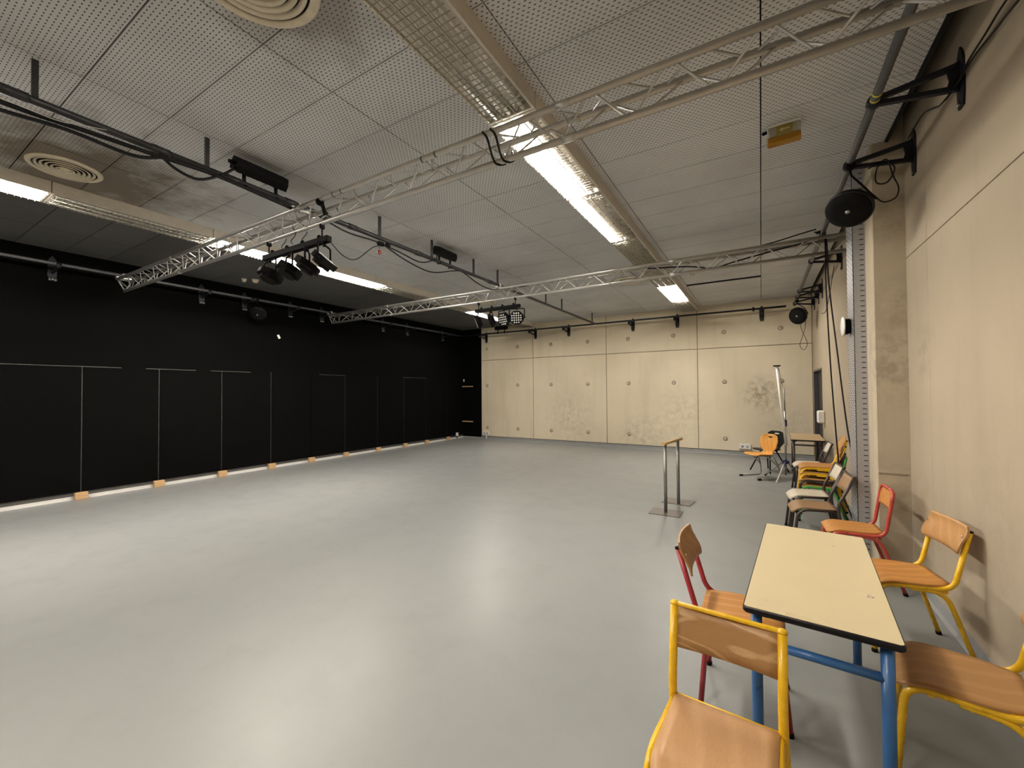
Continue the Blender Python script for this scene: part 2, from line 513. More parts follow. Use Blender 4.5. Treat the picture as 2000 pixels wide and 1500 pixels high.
        for j in range(nv):
            e.append((j, j + 1, 0)); e.append((nu * W + j, nu * W + j + 1, 1))
        for a, b, fl in e:
            q = (o + a, o + b, o + N + b, o + N + a)
            self.f.append(q if not fl else q[::-1]); self.sm.append(False)
        return self

    def mesh(self, name):
        me = bpy.data.meshes.new(name)
        me.from_pydata(self.v, [], self.f)
        me.polygons.foreach_set('use_smooth', self.sm)
        me.update()
        return me


def link(name, me, mat, parent=None, loc=(0, 0, 0), rot=(0, 0, 0)):
    o = bpy.data.objects.new(name, me)
    COL.objects.link(o)
    if me is not None and mat is not None and len(me.materials) == 0:
        me.materials.append(M[mat] if isinstance(mat, str) else mat)
    o.location = loc
    o.rotation_euler = rot
    if parent is not None: o.parent = parent
    return o


def part(name, mb, mat, parent=None, loc=(0, 0, 0), rot=(0, 0, 0)):
    return link(name, mb.mesh(name), mat, parent, loc, rot)


def tag(o, label, cat, group=None, kind=None):
    o['label'] = label
    o['category'] = cat
    if group: o['group'] = group
    if kind: o['kind'] = kind
    return o


def thing(name, label, cat, loc=(0, 0, 0), rotz=0.0, group=None):
    o = bpy.data.objects.new(name, None)
    COL.objects.link(o)
    o.empty_display_size = 0.1
    o.location = loc
    o.rotation_euler = (0, 0, rotz)
    return tag(o, label, cat, group)


def structure(o):
    o['kind'] = 'structure'
    return o


def fillet(pts, r, n=6):
    pts = [Vector(p) for p in pts]
    out = [pts[0]]
    for i in range(1, len(pts) - 1):
        a, b, c = pts[i - 1], pts[i], pts[i + 1]
        d1, d2 = (a - b), (c - b)
        rr = min(r, d1.length * 0.48, d2.length * 0.48)
        p1, p2 = b + d1.normalized() * rr, b + d2.normalized() * rr
        for k in range(n + 1):
            t = k / n
            out.append(p1 * (1 - t) ** 2 + b * 2 * t * (1 - t) + p2 * t * t)
    out.append(pts[-1])
    return out


def spline(pts, n=8):
    P = [Vector(p) for p in pts]
    P = [P[0] * 2 - P[1]] + P + [P[-1] * 2 - P[-2]]
    out = []
    for i in range(1, len(P) - 2):
        a, b, c, d = P[i - 1], P[i], P[i + 1], P[i + 2]
        for k in range(n):
            t = k / n
            out.append(0.5 * ((2 * b) + (c - a) * t + (2 * a - 5 * b + 4 * c - d) * t * t + (3 * b - a - 3 * c + d) * t ** 3))
    out.append(P[-2])
    return out


def cable(name, label, pts, r=0.006, mat='cable', cat='cable', group=None, n=6, parent=None):
    b = MB().tube(spline(pts), r, n)
    if parent is not None:
        return part(name, b, mat, parent)
    return tag(part(name, b, mat), label, cat, group)


def rotz(a):
    return Matrix.Rotation(a, 3, 'Z')


def rotx(a):
    return Matrix.Rotation(a, 3, 'X')


def roty(a):
    return Matrix.Rotation(a, 3, 'Y')


ORD = ['nearest', 'second', 'third', 'fourth', 'fifth', 'sixth', 'seventh', 'eighth', 'ninth', 'tenth', 'eleventh', 'twelfth']

# ------------------------------------------------------------------ floor and walls
fl = structure(part('floor', MB().box(((XL + 1.25) / 2, (YR + YB) / 2, -0.05), (1.4 - XL, YB - YR + 0.4, 0.1)), 'floor'))
fl['label'] = 'pale grey satin vinyl floor with scuff marks'

HW = 4.30
wl = structure(part('wall_left', MB().box((XL - 0.15, (YR + YB) / 2, HW / 2), (0.3, YB - YR, HW)), 'black_wall'))
wl['label'] = 'black painted wall with flush black boards'
# the black boards along the foot of the wall: one metre wide, standing on wooden blocks
SEAMS = [-2.85, -1.85, -0.85, 0.15, 1.15, 2.146, 3.133, 4.146, 5.119, 6.057, 7.02, 8.08, 9.10, 10.04, 11.10, 11.97]
BOARD_Z0, BOARD_Z1, BOARD_T = 0.115, 2.09, 0.03
for a, b in zip(SEAMS[4:-1], SEAMS[5:]):
    part('board', MB().box((XL + BOARD_T / 2, (a + b) / 2, (BOARD_Z0 + BOARD_Z1) / 2), (BOARD_T, b - a - 0.014, BOARD_Z1 - BOARD_Z0)), 'black_wall', wl)
for i, y in enumerate(SEAMS[5:-1]):
    if i in (4,): continue
    part('seam_strip', MB().box((XL + 0.011, y, (BOARD_Z0 + BOARD_Z1) / 2), (0.022, 0.012, BOARD_Z1 - BOARD_Z0 + 0.03)), 'black_seam', wl)
for y0, y1 in ((1.15, 2.62), (2.95, 3.70), (3.95, 4.70), (6.30, 7.02), (9.1, 10.1)):
    part('top_strip', MB().box((XL + 0.012, (y0 + y1) / 2, BOARD_Z1 + 0.008), (0.024, y1 - y0, 0.010)), 'black_seam', wl)
structure(part('baseboard_left', MB().box((XL + 0.006, (YR + YB) / 2, 0.08), (0.012, YB - YR, 0.075)), 'skirting_shaded'))
structure(part('trim_1', MB().prism([(0, 0), (0.05, 0), (0.02, 0.018), (0.013, 0.05), (0, 0.05)], YR, YB, lambda u, v, h: (XL + u, h, v)), 'skirting_pale'))

for i, y in enumerate(SEAMS[5:-1]):
    d = 0.052
    bw = 0.15 if i < 5 else 0.13
    b = MB().box((0, 0, 0.056), (0.07, bw, 0.112), bev=0.006)
    lab = 'small wooden block under the black boards, ' + ('nearest the camera' if i == 0 else 'last, by the corner' if i == 9 else ORD[i] + ' counting from the camera')
    tag(part('wooden_block', b, 'block', None, (XL + 0.05 + 0.036, y - 0.01, 0.0)), lab, 'block', 'wooden blocks under the black boards')

# back wall: joint-coloured core with cast panels standing just proud of it
wb = structure(part('wall_back', MB().box(((XL + 1.25) / 2, YB + 0.17, HW / 2), (1.4 - XL, 0.3, HW)), 'joint'))
wb['label'] = 'cast concrete end wall with panel joints and tie holes'
BX0 = -8.46
jx = [BX0, -6.39, -3.93, -1.44, 1.05]
jz = [0.0, 2.745, HW]
for a, b in zip(jx[:-1], jx[1:]):
    for c, d in zip(jz[:-1], jz[1:]):
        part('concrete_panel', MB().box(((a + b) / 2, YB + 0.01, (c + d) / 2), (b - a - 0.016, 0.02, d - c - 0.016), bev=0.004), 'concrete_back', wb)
part('black_painted_panel', MB().box(((XL + BX0) / 2, YB + 0.005, HW / 2), (BX0 - XL - 0.002, 0.03, HW)), 'black_wall', wb)
plug_me = MB().lathe([(0.0, 0.0), (0.040, 0.0), (0.040, 0.003), (0.0, 0.003)], n=20).mesh('tie_hole')
ring_me = MB().lathe([(0.040, 0.0), (0.040, 0.002), (0.056, 0.002), (0.056, 0.0)], n=20, ring=True).mesh('tie_hole_ring')
for zz in (3.15, 1.862, 0.398):
    for k in range(8):
        x = -8.215 + k * 1.235
        if x > 1.0 or (zz < 1 and k in (5,)): continue
        link('tie_hole', plug_me, 'plug', wb, (x, YB - 0.0002, zz), (PI / 2, 0, 0))
        link('tie_hole_ring', ring_me, 'plug_ring', wb, (x, YB - 0.0002, zz), (PI / 2, 0, 0))
structure(part('baseboard_back', MB().prism([(0, 0), (0.035, 0), (0.012, 0.02), (0.008, 0.095), (0, 0.098)], XL, XRF, lambda u, v, h: (h, YB - u, v)), 'skirting'))
structure(part('trim_2', MB().box(((XL + XRF) / 2, YB - 0.004, 0.104), (XRF - XL, 0.008, 0.012)), 'dark_gap'))

# two short wooden rungs on the black part of the end wall
for z, w in ((1.838, 'upper'), (0.586, 'lower')):
    tag(part('wall_rung', MB().box((-9.03, YB - 0.05, z), (0.44, 0.085, 0.035), bev=0.006), 'block'),
        w + ' of two short wooden ledges on the black corner wall', 'ledge', 'wooden ledges in the black corner')

# right wall: near stretch, pier, far stretch with the doorway
wr = structure(part('wall_right', MB().box((XRN + 0.17, (YR + 4.92) / 2, HW / 2), (0.3, 4.92 - YR, HW)), 'joint'))
for a, b in ((YR, 1.90), (1.90, 4.37), (4.37, 4.92)):
    for c, d in ((0.0, 2.80), (2.80, HW)):
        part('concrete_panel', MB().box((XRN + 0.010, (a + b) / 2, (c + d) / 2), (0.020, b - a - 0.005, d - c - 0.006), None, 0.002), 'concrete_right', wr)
wr['label'] = 'smooth beige concrete wall beside the chairs'
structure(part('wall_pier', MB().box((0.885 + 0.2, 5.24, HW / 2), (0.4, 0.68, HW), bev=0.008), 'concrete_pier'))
part('pour_joint', MB().box((0.995, 4.898, 0.90), (0.20, 0.004, 0.012)), 'plug_ring', wr)
DY0, DY1, DZ = 10.32, 11.82, 2.09
f = MB()
f.box((XRF + 0.15, (5.5 + DY0) / 2, HW / 2), (0.3, DY0 - 5.5, HW))
f.box((XRF + 0.15, (DY1 + YB + 0.1) / 2, HW / 2), (0.3, YB + 0.1 - DY1, HW))
f.box((XRF + 0.15, (DY0 + DY1) / 2, (DZ + HW) / 2), (0.3, DY1 - DY0, HW - DZ))
structure(part('wall_right_far', f, 'concrete_right'))
dr = structure(part('door_1', MB().box((XRF + 0.09, (DY0 + DY1) / 2, DZ / 2), (0.04, DY1 - DY0 - 0.08, DZ - 0.03)), 'door'))
fr = MB()
fr.box((XRF + 0.05, DY0 + 0.02, DZ / 2), (0.11, 0.04, DZ)); fr.box((XRF + 0.05, DY1 - 0.02, DZ / 2), (0.11, 0.04, DZ)); fr.box((XRF + 0.05, (DY0 + DY1) / 2, DZ - 0.02), (0.11, DY1 - DY0, 0.04))
part('door_frame', fr, 'door_frame', dr)
part('door_handle', MB().tube(fillet([(XRF + 0.07, 10.5, 1.02), (XRF + 0.02, 10.5, 1.02), (XRF + 0.02, 10.62, 1.02)], 0.015, 3), 0.009, 8), 'steel_light', dr)
structure(part('baseboard_right', MB().prism([(0, 0), (0.03, 0), (0.012, 0.02), (0.008, 0.095), (0, 0.098)], YR, 4.9, lambda u, v, h: (XRN - u, h, v)), 'skirting'))
structure(part('wall_rear', MB().box(((XL + 1.25) / 2, YR - 0.15, HW / 2), (1.4 - XL, 0.3, HW)), 'concrete_right'))

# ------------------------------------------------------------------ ceiling
ce = structure(part('ceiling', MB().box(((XL + 1.3) / 2, (YR + YB) / 2, HW + 0.05), (1.4 - XL, YB - YR + 0.4, 0.1)), 'dark_gap'))
ce['label'] = 'suspended ceiling of perforated grey panels'
colx = [XL + 0.01, -8.13, -6.77, -5.41, -4.05, -2.69, -1.33, 0.03, XCE]
ROW0, RP = 1.428, 0.498
pan_me = {}
rows = range(-3, 22)
for ci, (a, b) in enumerate(zip(colx[:-1], colx[1:])):
    dark = ci < 2
    w = b - a - 0.009
    for k in rows:
        y0, y1 = ROW0 + k * RP, min(ROW0 + (k + 1) * RP, YB - 0.005)
        if ci == 6 and k == 16: y0 += 0.165
        key = (ci, round(y1 - y0, 3))
        if key not in pan_me:
            pan_me[key] = MB().box((0, 0, 0), (w, y1 - y0 - 0.009, 0.016)).mesh('ceiling_panel')
        link('ceiling_panel', pan_me[key], 'ceil_dark' if dark else 'ceil', ce, ((a + b) / 2, (y0 + y1) / 2, ZC + 0.008))
yA = ROW0 - 3 * RP
part('rear_panel', MB().box(((colx[2] + XCE) / 2, (YR + yA) / 2, ZC + 0.008), (XCE - colx[2], yA - YR - 0.006, 0.016)), 'ceil_light_plain', ce)
part('rear_panel', MB().box(((colx[0] + colx[2]) / 2, (YR + yA) / 2, ZC + 0.008), (colx[2] - colx[0], yA - YR - 0.006, 0.016)), 'ceil_dark', ce)
part('shaded_gap_strip', MB().box((XCE + 0.012, (YR + 4.9) / 2, ZC + 0.010), (0.022, 4.9 - YR, 0.045)), 'dark_gap', ce)  # dark strip stands in for the shaded gap at the ceiling edge
part('grid_backing', MB().box(((XL + XCE) / 2, (YR + YB) / 2, ZC + 0.05), (XCE - XL, YB - YR, 0.006)), 'dark_gap', ce)

# ------------------------------------------------------------------ luminaires
ZB, LW = 3.745, 0.40


def luminaire(xc, y0, y1, lit, label, fine):
    """ceiling fitting with three louvred bays; lit = set of glowing bays"""
    L = y1 - y0
    t = thing('louvre_light', label, 'ceiling light', (xc, (y0 + y1) / 2, ZB), 0, 'louvre lights')
    h = MB()
    H = ZC - ZB
    for s in (-1, 1):
        h.box((s * (LW / 2 - 0.009), 0, H / 2 + 0.006), (0.018, L, H - 0.012))
        h.box((0, s * (L / 2 - 0.010), H / 2 + 0.006), (LW - 0.036, 0.018, H - 0.012))
    h.box((0, 0, H - 0.006), (LW - 0.036, L - 0.036, 0.008))
    part('housing', h, 'enamel', t)
    bw = (LW - 0.036) / 3
    for i in range(3):
        bx = -LW / 2 + 0.018 + bw * (i + 0.5)
        def rf(u, v, bx=bx):
            q = (u - 0.5) * 2
            return (bx + q * bw * 0.47, (v - 0.5) * (L - 0.05), 0.016 + 0.075 * math.sqrt(max(0, 1 - q * q * 0.97)))
        part('reflector', MB().sheet(rf, 8, 1, 0.003), 'reflector', t)
        on = i in lit
        part('tube', MB().tube([(bx, -L / 2 + 0.04, 0.017), (bx, L / 2 - 0.04, 0.017)], 0.015, 6), 'tube_on' if on else 'tube_off', t)
    n = int(L / 0.047)
    if fine:
        me = MB().box((0, 0, -0.003), (LW - 0.038, 0.0020, 0.008)).mesh('louvre_blade')
        for k in range(1, n):
            link('louvre_blade', me, 'louvre', t, (0, -L / 2 + L * k / n, 0))
    else:
        g = MB()
        for k in range(1, n):
            g.box((0, -L / 2 + L * k / n, -0.003), (LW - 0.038, 0.0020, 0.008))
        o = part('louvre_blades', g, 'louvre', t)
        o['kind'] = 'stuff'
    for i in range(1, 3):
        bx = -LW / 2 + 0.018 + bw * i
        part('louvre_rail', MB().box((bx, 0, -0.002), (0.005, L - 0.04, 0.010)), 'louvre', t)
    for i in range(3):
        part('louvre_wire', MB().box((-LW / 2 + 0.018 + bw * (i + 0.5), 0, -0.003), (0.002, L - 0.04, 0.006)), 'louvre', t)
    return t


YU = [-3.0, -1.75, -0.28, 1.22, 2.71, 4.22, 5.75, 7.25, 8.76, 10.32, 11.85]
XS_R, XS_L = -1.61, -6.52
lit_r = {1: {0, 1, 2}, 4: {0, 1}, 5: {0}, 8: {0, 1, 2}}  # lit units behind the camera are unseen, added to brighten the near end
lit_l = {1: {0, 1, 2}, 2: {0, 1, 2}, 4: {0, 1, 2}, 5: {1, 2}, 8: {0, 1}}
for side, xc, lits, far in (('right', XS_R, lit_r, 'of the strip over the middle of the room'), ('left', XS_L, lit_l, 'of the strip over the black wall side')):
    for i in range(1, 10):
        l = lits.get(i, set())
        st = {0: 'unlit', 1: 'half dark', 2: 'partly lit', 3: 'glowing'}[len(l)]
        nm = 'the middle light strip' if side == 'right' else 'the black wall light strip'
        if i < 2:
            lab = '%s unseen louvre light, added behind the camera end of %s' % (st, nm)
        else:
            lab = '%s louvre light, %s from the near end of %s' % (st, ['first', 'second', 'third', 'fourth', 'fifth', 'sixth', 'seventh', 'eighth'][i - 2], nm)
        luminaire(xc, YU[i] + 0.004, YU[i + 1] - 0.004, l, lab, side == 'right' and i in (3, 4))

# ------------------------------------------------------------------ ceiling diffusers, detectors, emergency light
def diffuser(x, y, r, label):
    t = thing('air_diffuser', label, 'air vent', (x, y, ZC), 0, 'round ceiling air diffusers')
    part('flange', MB().lathe([(r * 0.84, 0.0), (r, 0.0), (r, -0.010), (r * 0.97, -0.018), (r * 0.84, -0.020)], n=48, ring=True), 'cream', t)
    k = 0
    rr = r * 0.84
    while rr > r * 0.2:
        r2_ = rr - r * 0.135
        part('cone_ring', MB().lathe([(rr - 0.012, -0.012 - k * 0.003), (rr - 0.016, -0.020 - k * 0.003), (r2_, -0.004 - k * 0.003), (r2_ + 0.004, 0.004 - k * 0.003)], n=48, ring=True), 'cream', t)
        rr = r2_
        k += 1
    part('centre_disc', MB().lathe([(0.0, -0.004), (rr - 0.004, -0.004), (rr - 0.004, -0.028), (0.0, -0.034)], n=32), 'cream', t)
    part('throat', MB().lathe([(0.0, 0.0005), (r * 0.85, 0.0005), (r * 0.85, -0.0005), (0, -0.0005)], n=32), 'dark_gap', t)


diffuser(-2.275, 1.145, 0.335, 'round cream air diffuser beside the nearest unlit louvre light')
diffuser(-5.83, 1.215, 0.268, 'round cream air diffuser in a brown stained patch of ceiling')
diffuser(-2.22, 8.38, 0.30, 'round cream air diffuser half hidden by the far truss beside the middle light strip')
diffuser(-5.85, 8.45, 0.30, 'round cream air diffuser above the far row of black spotlights')


def detector(x, y, r, label, mat='white'):
    t = thing('smoke_detector', label, 'smoke detector', (x, y, ZC), 0, 'ceiling smoke detectors')
    part('base', MB().lathe([(0, 0), (r, 0), (r, -0.02), (0, -0.02)], n=20), mat, t)
    part('head', MB().lathe([(0, -0.02), (r * 0.8, -0.02), (r * 0.7, -0.05), (r * 0.3, -0.065), (0, -0.066)], n=20), mat, t)


detector(-8.48, 4.37, 0.065, 'small cream smoke detector on the dark ceiling boards', 'cream')
detector(-8.60, 4.22, 0.045, 'smaller dull detector head on the dark ceiling', 'cream')
detector(-1.09, 8.53, 0.045, 'small white smoke detector beside the far lit louvre light')

t = thing('emergency_light', 'amber and clear emergency exit light box fixed under the perforated ceiling', 'exit sign', (0.195, 4.13, ZC), math.radians(-3))
part('mounting_plate', MB().box((0, 0.0, -0.010), (0.24, 0.085, 0.020), None, 0.004), 'white', t)
part('clear_cover', MB().box((0, 0, -0.062), (0.235, 0.075, 0.085), None, 0.008), 'clear', t)
part('inner_reflector', MB().box((0, 0.01, -0.055), (0.20, 0.03, 0.06)), 'cream', t)
part('amber_strip', MB().box((0, -0.002, -0.132), (0.237, 0.078, 0.055), None, 0.008), 'amber', t)
part('amber_core', MB().box((0, 0.0, -0.130), (0.21, 0.050, 0.040)), 'amber_core', t)
part('pictogram', MB().box((0.005, -0.0385, -0.062), (0.115, 0.002, 0.075)), 'sign_face', t)
part('pictogram_arrow', MB().prism([(-0.035, -0.060), (-0.012, -0.042), (-0.012, -0.054), (0.035, -0.054), (0.035, -0.066), (-0.012, -0.066), (-0.012, -0.078)], -0.0408, -0.0397, lambda u, v, h: (u + 0.005, h, v)), 'sign_print', t)
part('cable_entry', MB().tube([(-0.12, 0.03, -0.015), (-0.155, 0.04, -0.015)], 0.012, 8), 'black', t)

# ------------------------------------------------------------------ pipes with their brackets and hangers
ZP, RPIPE = 3.60, 0.025
X_LP, X_MP, X_RP, Y_BP = -8.98, -4.10, 0.685, 11.58


def bracket(parent, pos, out):
    """triangular wall bracket: tall plate, two arms meeting at a pipe clamp. out = reach from wall, along local +x"""
    t = bpy.data.objects.new('bracket', None)
    COL.objects.link(t)
    t.parent = parent
    t.location = pos[0]
    t.rotation_euler = (0, 0, pos[1])
    part('wall_plate', MB().prism([(-0.035, -0.185), (0.035, -0.185), (0.05, -0.10), (0.05, 0.11), (0.035, 0.15), (0, 0.20), (-0.035, 0.15), (-0.05, 0.11), (-0.05, -0.10)], 0.0, 0.012, lambda u, v, h: (h, u, v)), 'bracket', t)
    g = [(0.012, 0.125), (0.085, 0.095), (out - 0.03, 0.022), (out - 0.03, -0.022), (0.085, -0.095), (0.012, -0.10)]
    hole = [(0.095, 0.055), (out - 0.10, 0.006), (out - 0.10, -0.012), (0.095, -0.060)]
    b = MB()
    for i in range(6):
        pass
    # upper arm, lower arm and gusset, each a flat bar
    def bar(p, q, w):
        p = Vector((p[0], 0, p[1])); q = Vector((q[0], 0, q[1]))
        d = (q - p).normalized(); nn = Vector((-d.z, 0, d.x)) * w / 2
        poly = [p + nn, q + nn, q - nn, p - nn]
        b.add([v + Vector((0, s, 0)) for s in (-0.016, 0.016) for v in poly],
              [(3, 2, 1, 0), (4, 5, 6, 7), (0, 1, 5, 4), (1, 2, 6, 5), (2, 3, 7, 6), (3, 0, 4, 7)])
    bar((0.02, 0.085), (out - 0.01, 0.018), 0.030)
    bar((0.02, -0.060), (out - 0.01, -0.014), 0.030)
    part('arm', b, 'bracket', t)
    part('gusset', MB().prism([(0.012, 0.115), (0.075, 0.085), (0.060, 0.0), (0.075, -0.06), (0.012, -0.085)], -0.006, 0.006, lambda u, v, h: (u, h, v)), 'bracket', t)
    part('clamp', MB().lathe([(0.0, -0.025), (0.041, -0.025), (0.041, 0.025), (0.0, 0.025)], (out, 0, 0), 16, rotx(PI / 2)), 'bracket', t)
    part('bolt', MB().tube([(0.03, 0, -0.165), (0.012, 0, -0.165)], 0.010, 6), 'steel_light', t)
    return t


pr = thing('pipe_rail', 'dark pipe rail on triangular brackets along the beige concrete wall', 'pipe', (X_RP, 7, ZP), 0, 'lighting pipes')
part('pipe', MB().tube([(0, -10, 0), (0, 4.55, 0)], RPIPE + 0.002, 14), 'pipe_grey', pr)
for y in (3.66, 4.60, 7.72, 9.95, 10.55, 11.30):
    xw = XRN if y < 4.9 else XRF
    bracket(pr, ((xw - X_RP, y - 7, 0), PI), xw - X_RP)
for dy in (-0.045, -0.11):
    part('yellow_tape_band', MB().tube([(0, 3.66 - 7 + dy - 0.008, 0), (0, 3.66 - 7 + dy + 0.008, 0)], RPIPE + 0.0035, 14), 'yellow_tape', pr)

pl = thing('pipe_rail', 'grey pipe rail on brackets along the top of the black wall', 'pipe', (X_LP, 6, ZP), 0, 'lighting pipes')
part('pipe', MB().tube([(0, -9, 0), (0, 5.6, 0)], RPIPE, 12), 'pipe_grey', pl)
for y in (1.81, 3.79, 4.57, 5.56, 6.36, 8.3, 9.25, 10.9):
    b = bracket(pl, ((XL - X_LP, y - 6, -0.02), 0), X_LP - XL)
    for s in (-1, 1):
        part('bolt', MB().lathe([(0, -0.01), (0.016, -0.01), (0.016, 0.01), (0, 0.01)], (0.03, 0.03 * s, -0.17), 8, roty(PI / 2)), 'steel_light', b)

pb = thing('pipe_rail', 'dark pipe rail on brackets along the top of the concrete end wall', 'pipe', (-4, Y_BP, ZP), 0, 'lighting pipes')
part('pipe', MB().tube([(-4.95, 0, 0), (4.53, 0, 0)], RPIPE, 12), 'pipe', pb)
for x in (-8.23, -6.29, -5.12, -3.13, -1.93, 0.04):
    bracket(pb, ((x + 4, YB - Y_BP, -0.06), -PI / 2), YB - Y_BP)
part('end_clamp', MB().tube([(3.87, 0, -0.05), (3.87, 0, 0.05)], 0.022, 8), 'black', pb)

pm = thing('pipe_rail', 'dark pipe rail hung on flat bars from the middle of the ceiling', 'pipe', (X_MP, 6, ZP), 0, 'lighting pipes')
part('pipe', MB().tube([(0, -9, 0), (0, 5.56, 0)], RPIPE + 0.003, 14), 'pipe', pm)
for y in (0.71, 1.71, 3.62, 4.59, 5.62, 6.36, 8.35, 9.22, 11.33):
    h = part('hanger', MB().box((-0.01, y - 6, (ZC - ZP) / 2), (0.022, 0.032, ZC - ZP)), 'hanger', pm)
for y in (0.15, 0.62, 1.38, 1.92, 2.45, 3.2, 4.3, 6.1):
    part('sleeve', MB().tube([(0, y - 6 - 0.06, 0), (0, y - 6 + 0.06, 0)], RPIPE + 0.008, 12), 'pipe', pm)

# ------------------------------------------------------------------ trusses
def truss(y, label, x0=-8.95, x1=1.0):
    zt, zb, hw = 3.520, 3.345, 0.092
    t = thing('lighting_truss', label, 'truss', ((x0 + x1) / 2, y, zb), 0, 'triangular lighting trusses')
    L = x1 - x0
    N = {'a': Vector((0, -hw, zt - zb)), 'b': Vector((0, hw, zt - zb)), 'c': Vector((0, 0, 0))}
    for k in N:
        part('chord', MB().tube([(-L / 2, N[k].y, N[k].z), (L / 2, N[k].y, N[k].z)], 0.0225, 14), 'alu', t)
    cnt = 21
    per = L / cnt
    for fi, (p, q) in enumerate((('a', 'c'), ('b', 'c'), ('a', 'b'))):
        A, B = N[p], N[q]
        m1 = MB().tube([A + Vector((0.02, 0, 0)), B + Vector((per / 2 - 0.02, 0, 0))], 0.0075, 6, False).mesh('brace')
        m2 = MB().tube([B + Vector((per / 2 + 0.02, 0, 0)), A + Vector((per - 0.02, 0, 0))], 0.0075, 6, False).mesh('brace')
        sh = (0.0, 0.08, 0.16)[fi]
        for k in range(cnt - (1 if sh > 0.1 else 0)):
            xx = -L / 2 + k * per + sh * (0.6 if k == cnt - 1 else 1)
            link('brace', m1, 'alu', t, (xx, 0, 0))
            if xx + per < L / 2 + 0.01:
                link('brace', m2, 'alu', t, (xx, 0, 0))
    # end triangles and couplers
    for s in (-1, 1):
        e = MB()
        for p, q in (('a', 'b'), ('b', 'c'), ('c', 'a')):
            e.tube([N[p] + Vector((s * (L / 2 - 0.012), 0, 0)), N[q] + Vector((s * (L / 2 - 0.012), 0, 0))], 0.010, 6)
        part('end_frame', e, 'alu', t)
    for xx in (-2.95, 0.0, 2.9):
        for k in N:
            part('coupler', MB().tube([(xx - 0.045, N[k].y, N[k].z), (xx + 0.045, N[k].y, N[k].z)], 0.0255, 12), 'alu', t)
    return t


t1 = truss(2.555, 'aluminium triangular truss crossing nearest to the camera')
t2 = truss(6.40, 'aluminium triangular truss crossing the far half of the room')
for xw in (-2.30, -2.16, -3.30, -3.42):
    part('tape_band', MB().tube([(xw + 3.975 - 0.006, -0.092, 0.175), (xw + 3.975 + 0.006, -0.092, 0.175)], 0.0238, 12), 'dark_tape', t1)
for tt, yy in ((t1, 2.555), (t2, 6.40)):
    for xp in (X_LP, X_MP, X_RP):
        k = MB()
        k.box((xp + 3.975, 0.0, 0.215), (0.045, 0.20, 0.035), bev=0.006)
        k.tube([(xp + 3.975, 0, 0.18), (xp + 3.975, 0, 0.285)], 0.014, 8)
        k.box((xp + 3.975, 0.0, 0.255), (0.07, 0.05, 0.07), bev=0.01)
        part('pipe_clamp', k, 'alu' if xp != X_RP else 'pipe_grey', tt)

# ------------------------------------------------------------------ lamp bars and spotlights
def lamp_bar(x0, x1, y, z, label, ctop):
    t = thing('lamp_bar', label, 'lamp bar', ((x0 + x1) / 2, y, z), 0, 'lamp bars hanging from the trusses')
    L = x1 - x0
    part('beam', MB().box((0, 0, 0), (L, 0.06, 0.062), bev=0.006), 'black', t)
    for k in (-0.36, -0.12, 0.12, 0.36):
        part('mount_knob', MB().lathe([(0, 0), (0.022, 0), (0.022, 0.02), (0.012, 0.035), (0, 0.035)], (k * L, 0, 0.03), 10), 'black', t)
    for k in (-0.42, 0.40):
        c = MB().tube([(k * L, 0, 0.03), (k * L, 0, ctop - z - 0.02)], 0.008, 6)
        c.box((k * L, 0, ctop - z - 0.03), (0.03, 0.05, 0.05), bev=0.006)
        part('hook_clamp', c, 'black', t)
    return t


def spot(x, y, z, head, pan, label):
    """flat LED par: yoke hanging from the bar and a square-ish shallow head with a field of lenses"""
    t = thing('led_spotlight', label, 'spotlight', (x, y, z), pan, 'flat black LED spotlights on the lamp bars')
    w, yl = 0.140, 0.175
    part('yoke', MB().tube(fillet([(-w, 0, -yl), (-w, 0, -0.012), (w, 0, -0.012), (w, 0, -yl)], 0.02, 3), 0.010, 6), 'black', t)
    part('pivot_bolt', MB().lathe([(0, 0), (0.016, 0), (0.016, 0.03), (0, 0.03)], (0, 0, -0.03), 8), 'black', t)
    R = rotx(head)
    c = Vector((0, 0, -yl))
    oct_ = [(0.122 * math.cos(PI / 8 + k * PI / 4) * 1.08, 0.122 * math.sin(PI / 8 + k * PI / 4) * 1.08) for k in range(8)]
    b = MB()
    b.prism(oct_, -0.035, 0.03, lambda u, v, h: R @ Vector((u, h, v)) + c)
    b.prism([(u * 0.7, v * 0.7) for u, v in oct_], 0.03, 0.065, lambda u, v, h: R @ Vector((u, h, v)) + c)
    hd = part('head', b, 'black', t)
    part('side_pivot', MB().tube([(-w - 0.012, 0, -yl), (w + 0.012, 0, -yl)], 0.013, 8), 'black', t)
    g = MB()
    for i in range(-2, 3):
        for j in range(-2, 3):
            if abs(i) + abs(j) > 3: continue
            g.lathe([(0, 0), (0.0150, 0), (0.012, 0.005), (0, 0.005)], R @ Vector((i * 0.041, -0.0345, j * 0.041)) + c, 8, R @ rotx(PI / 2))
    o = part('lens_field', g, 'led', hd)
    o['kind'] = 'stuff'
    return t


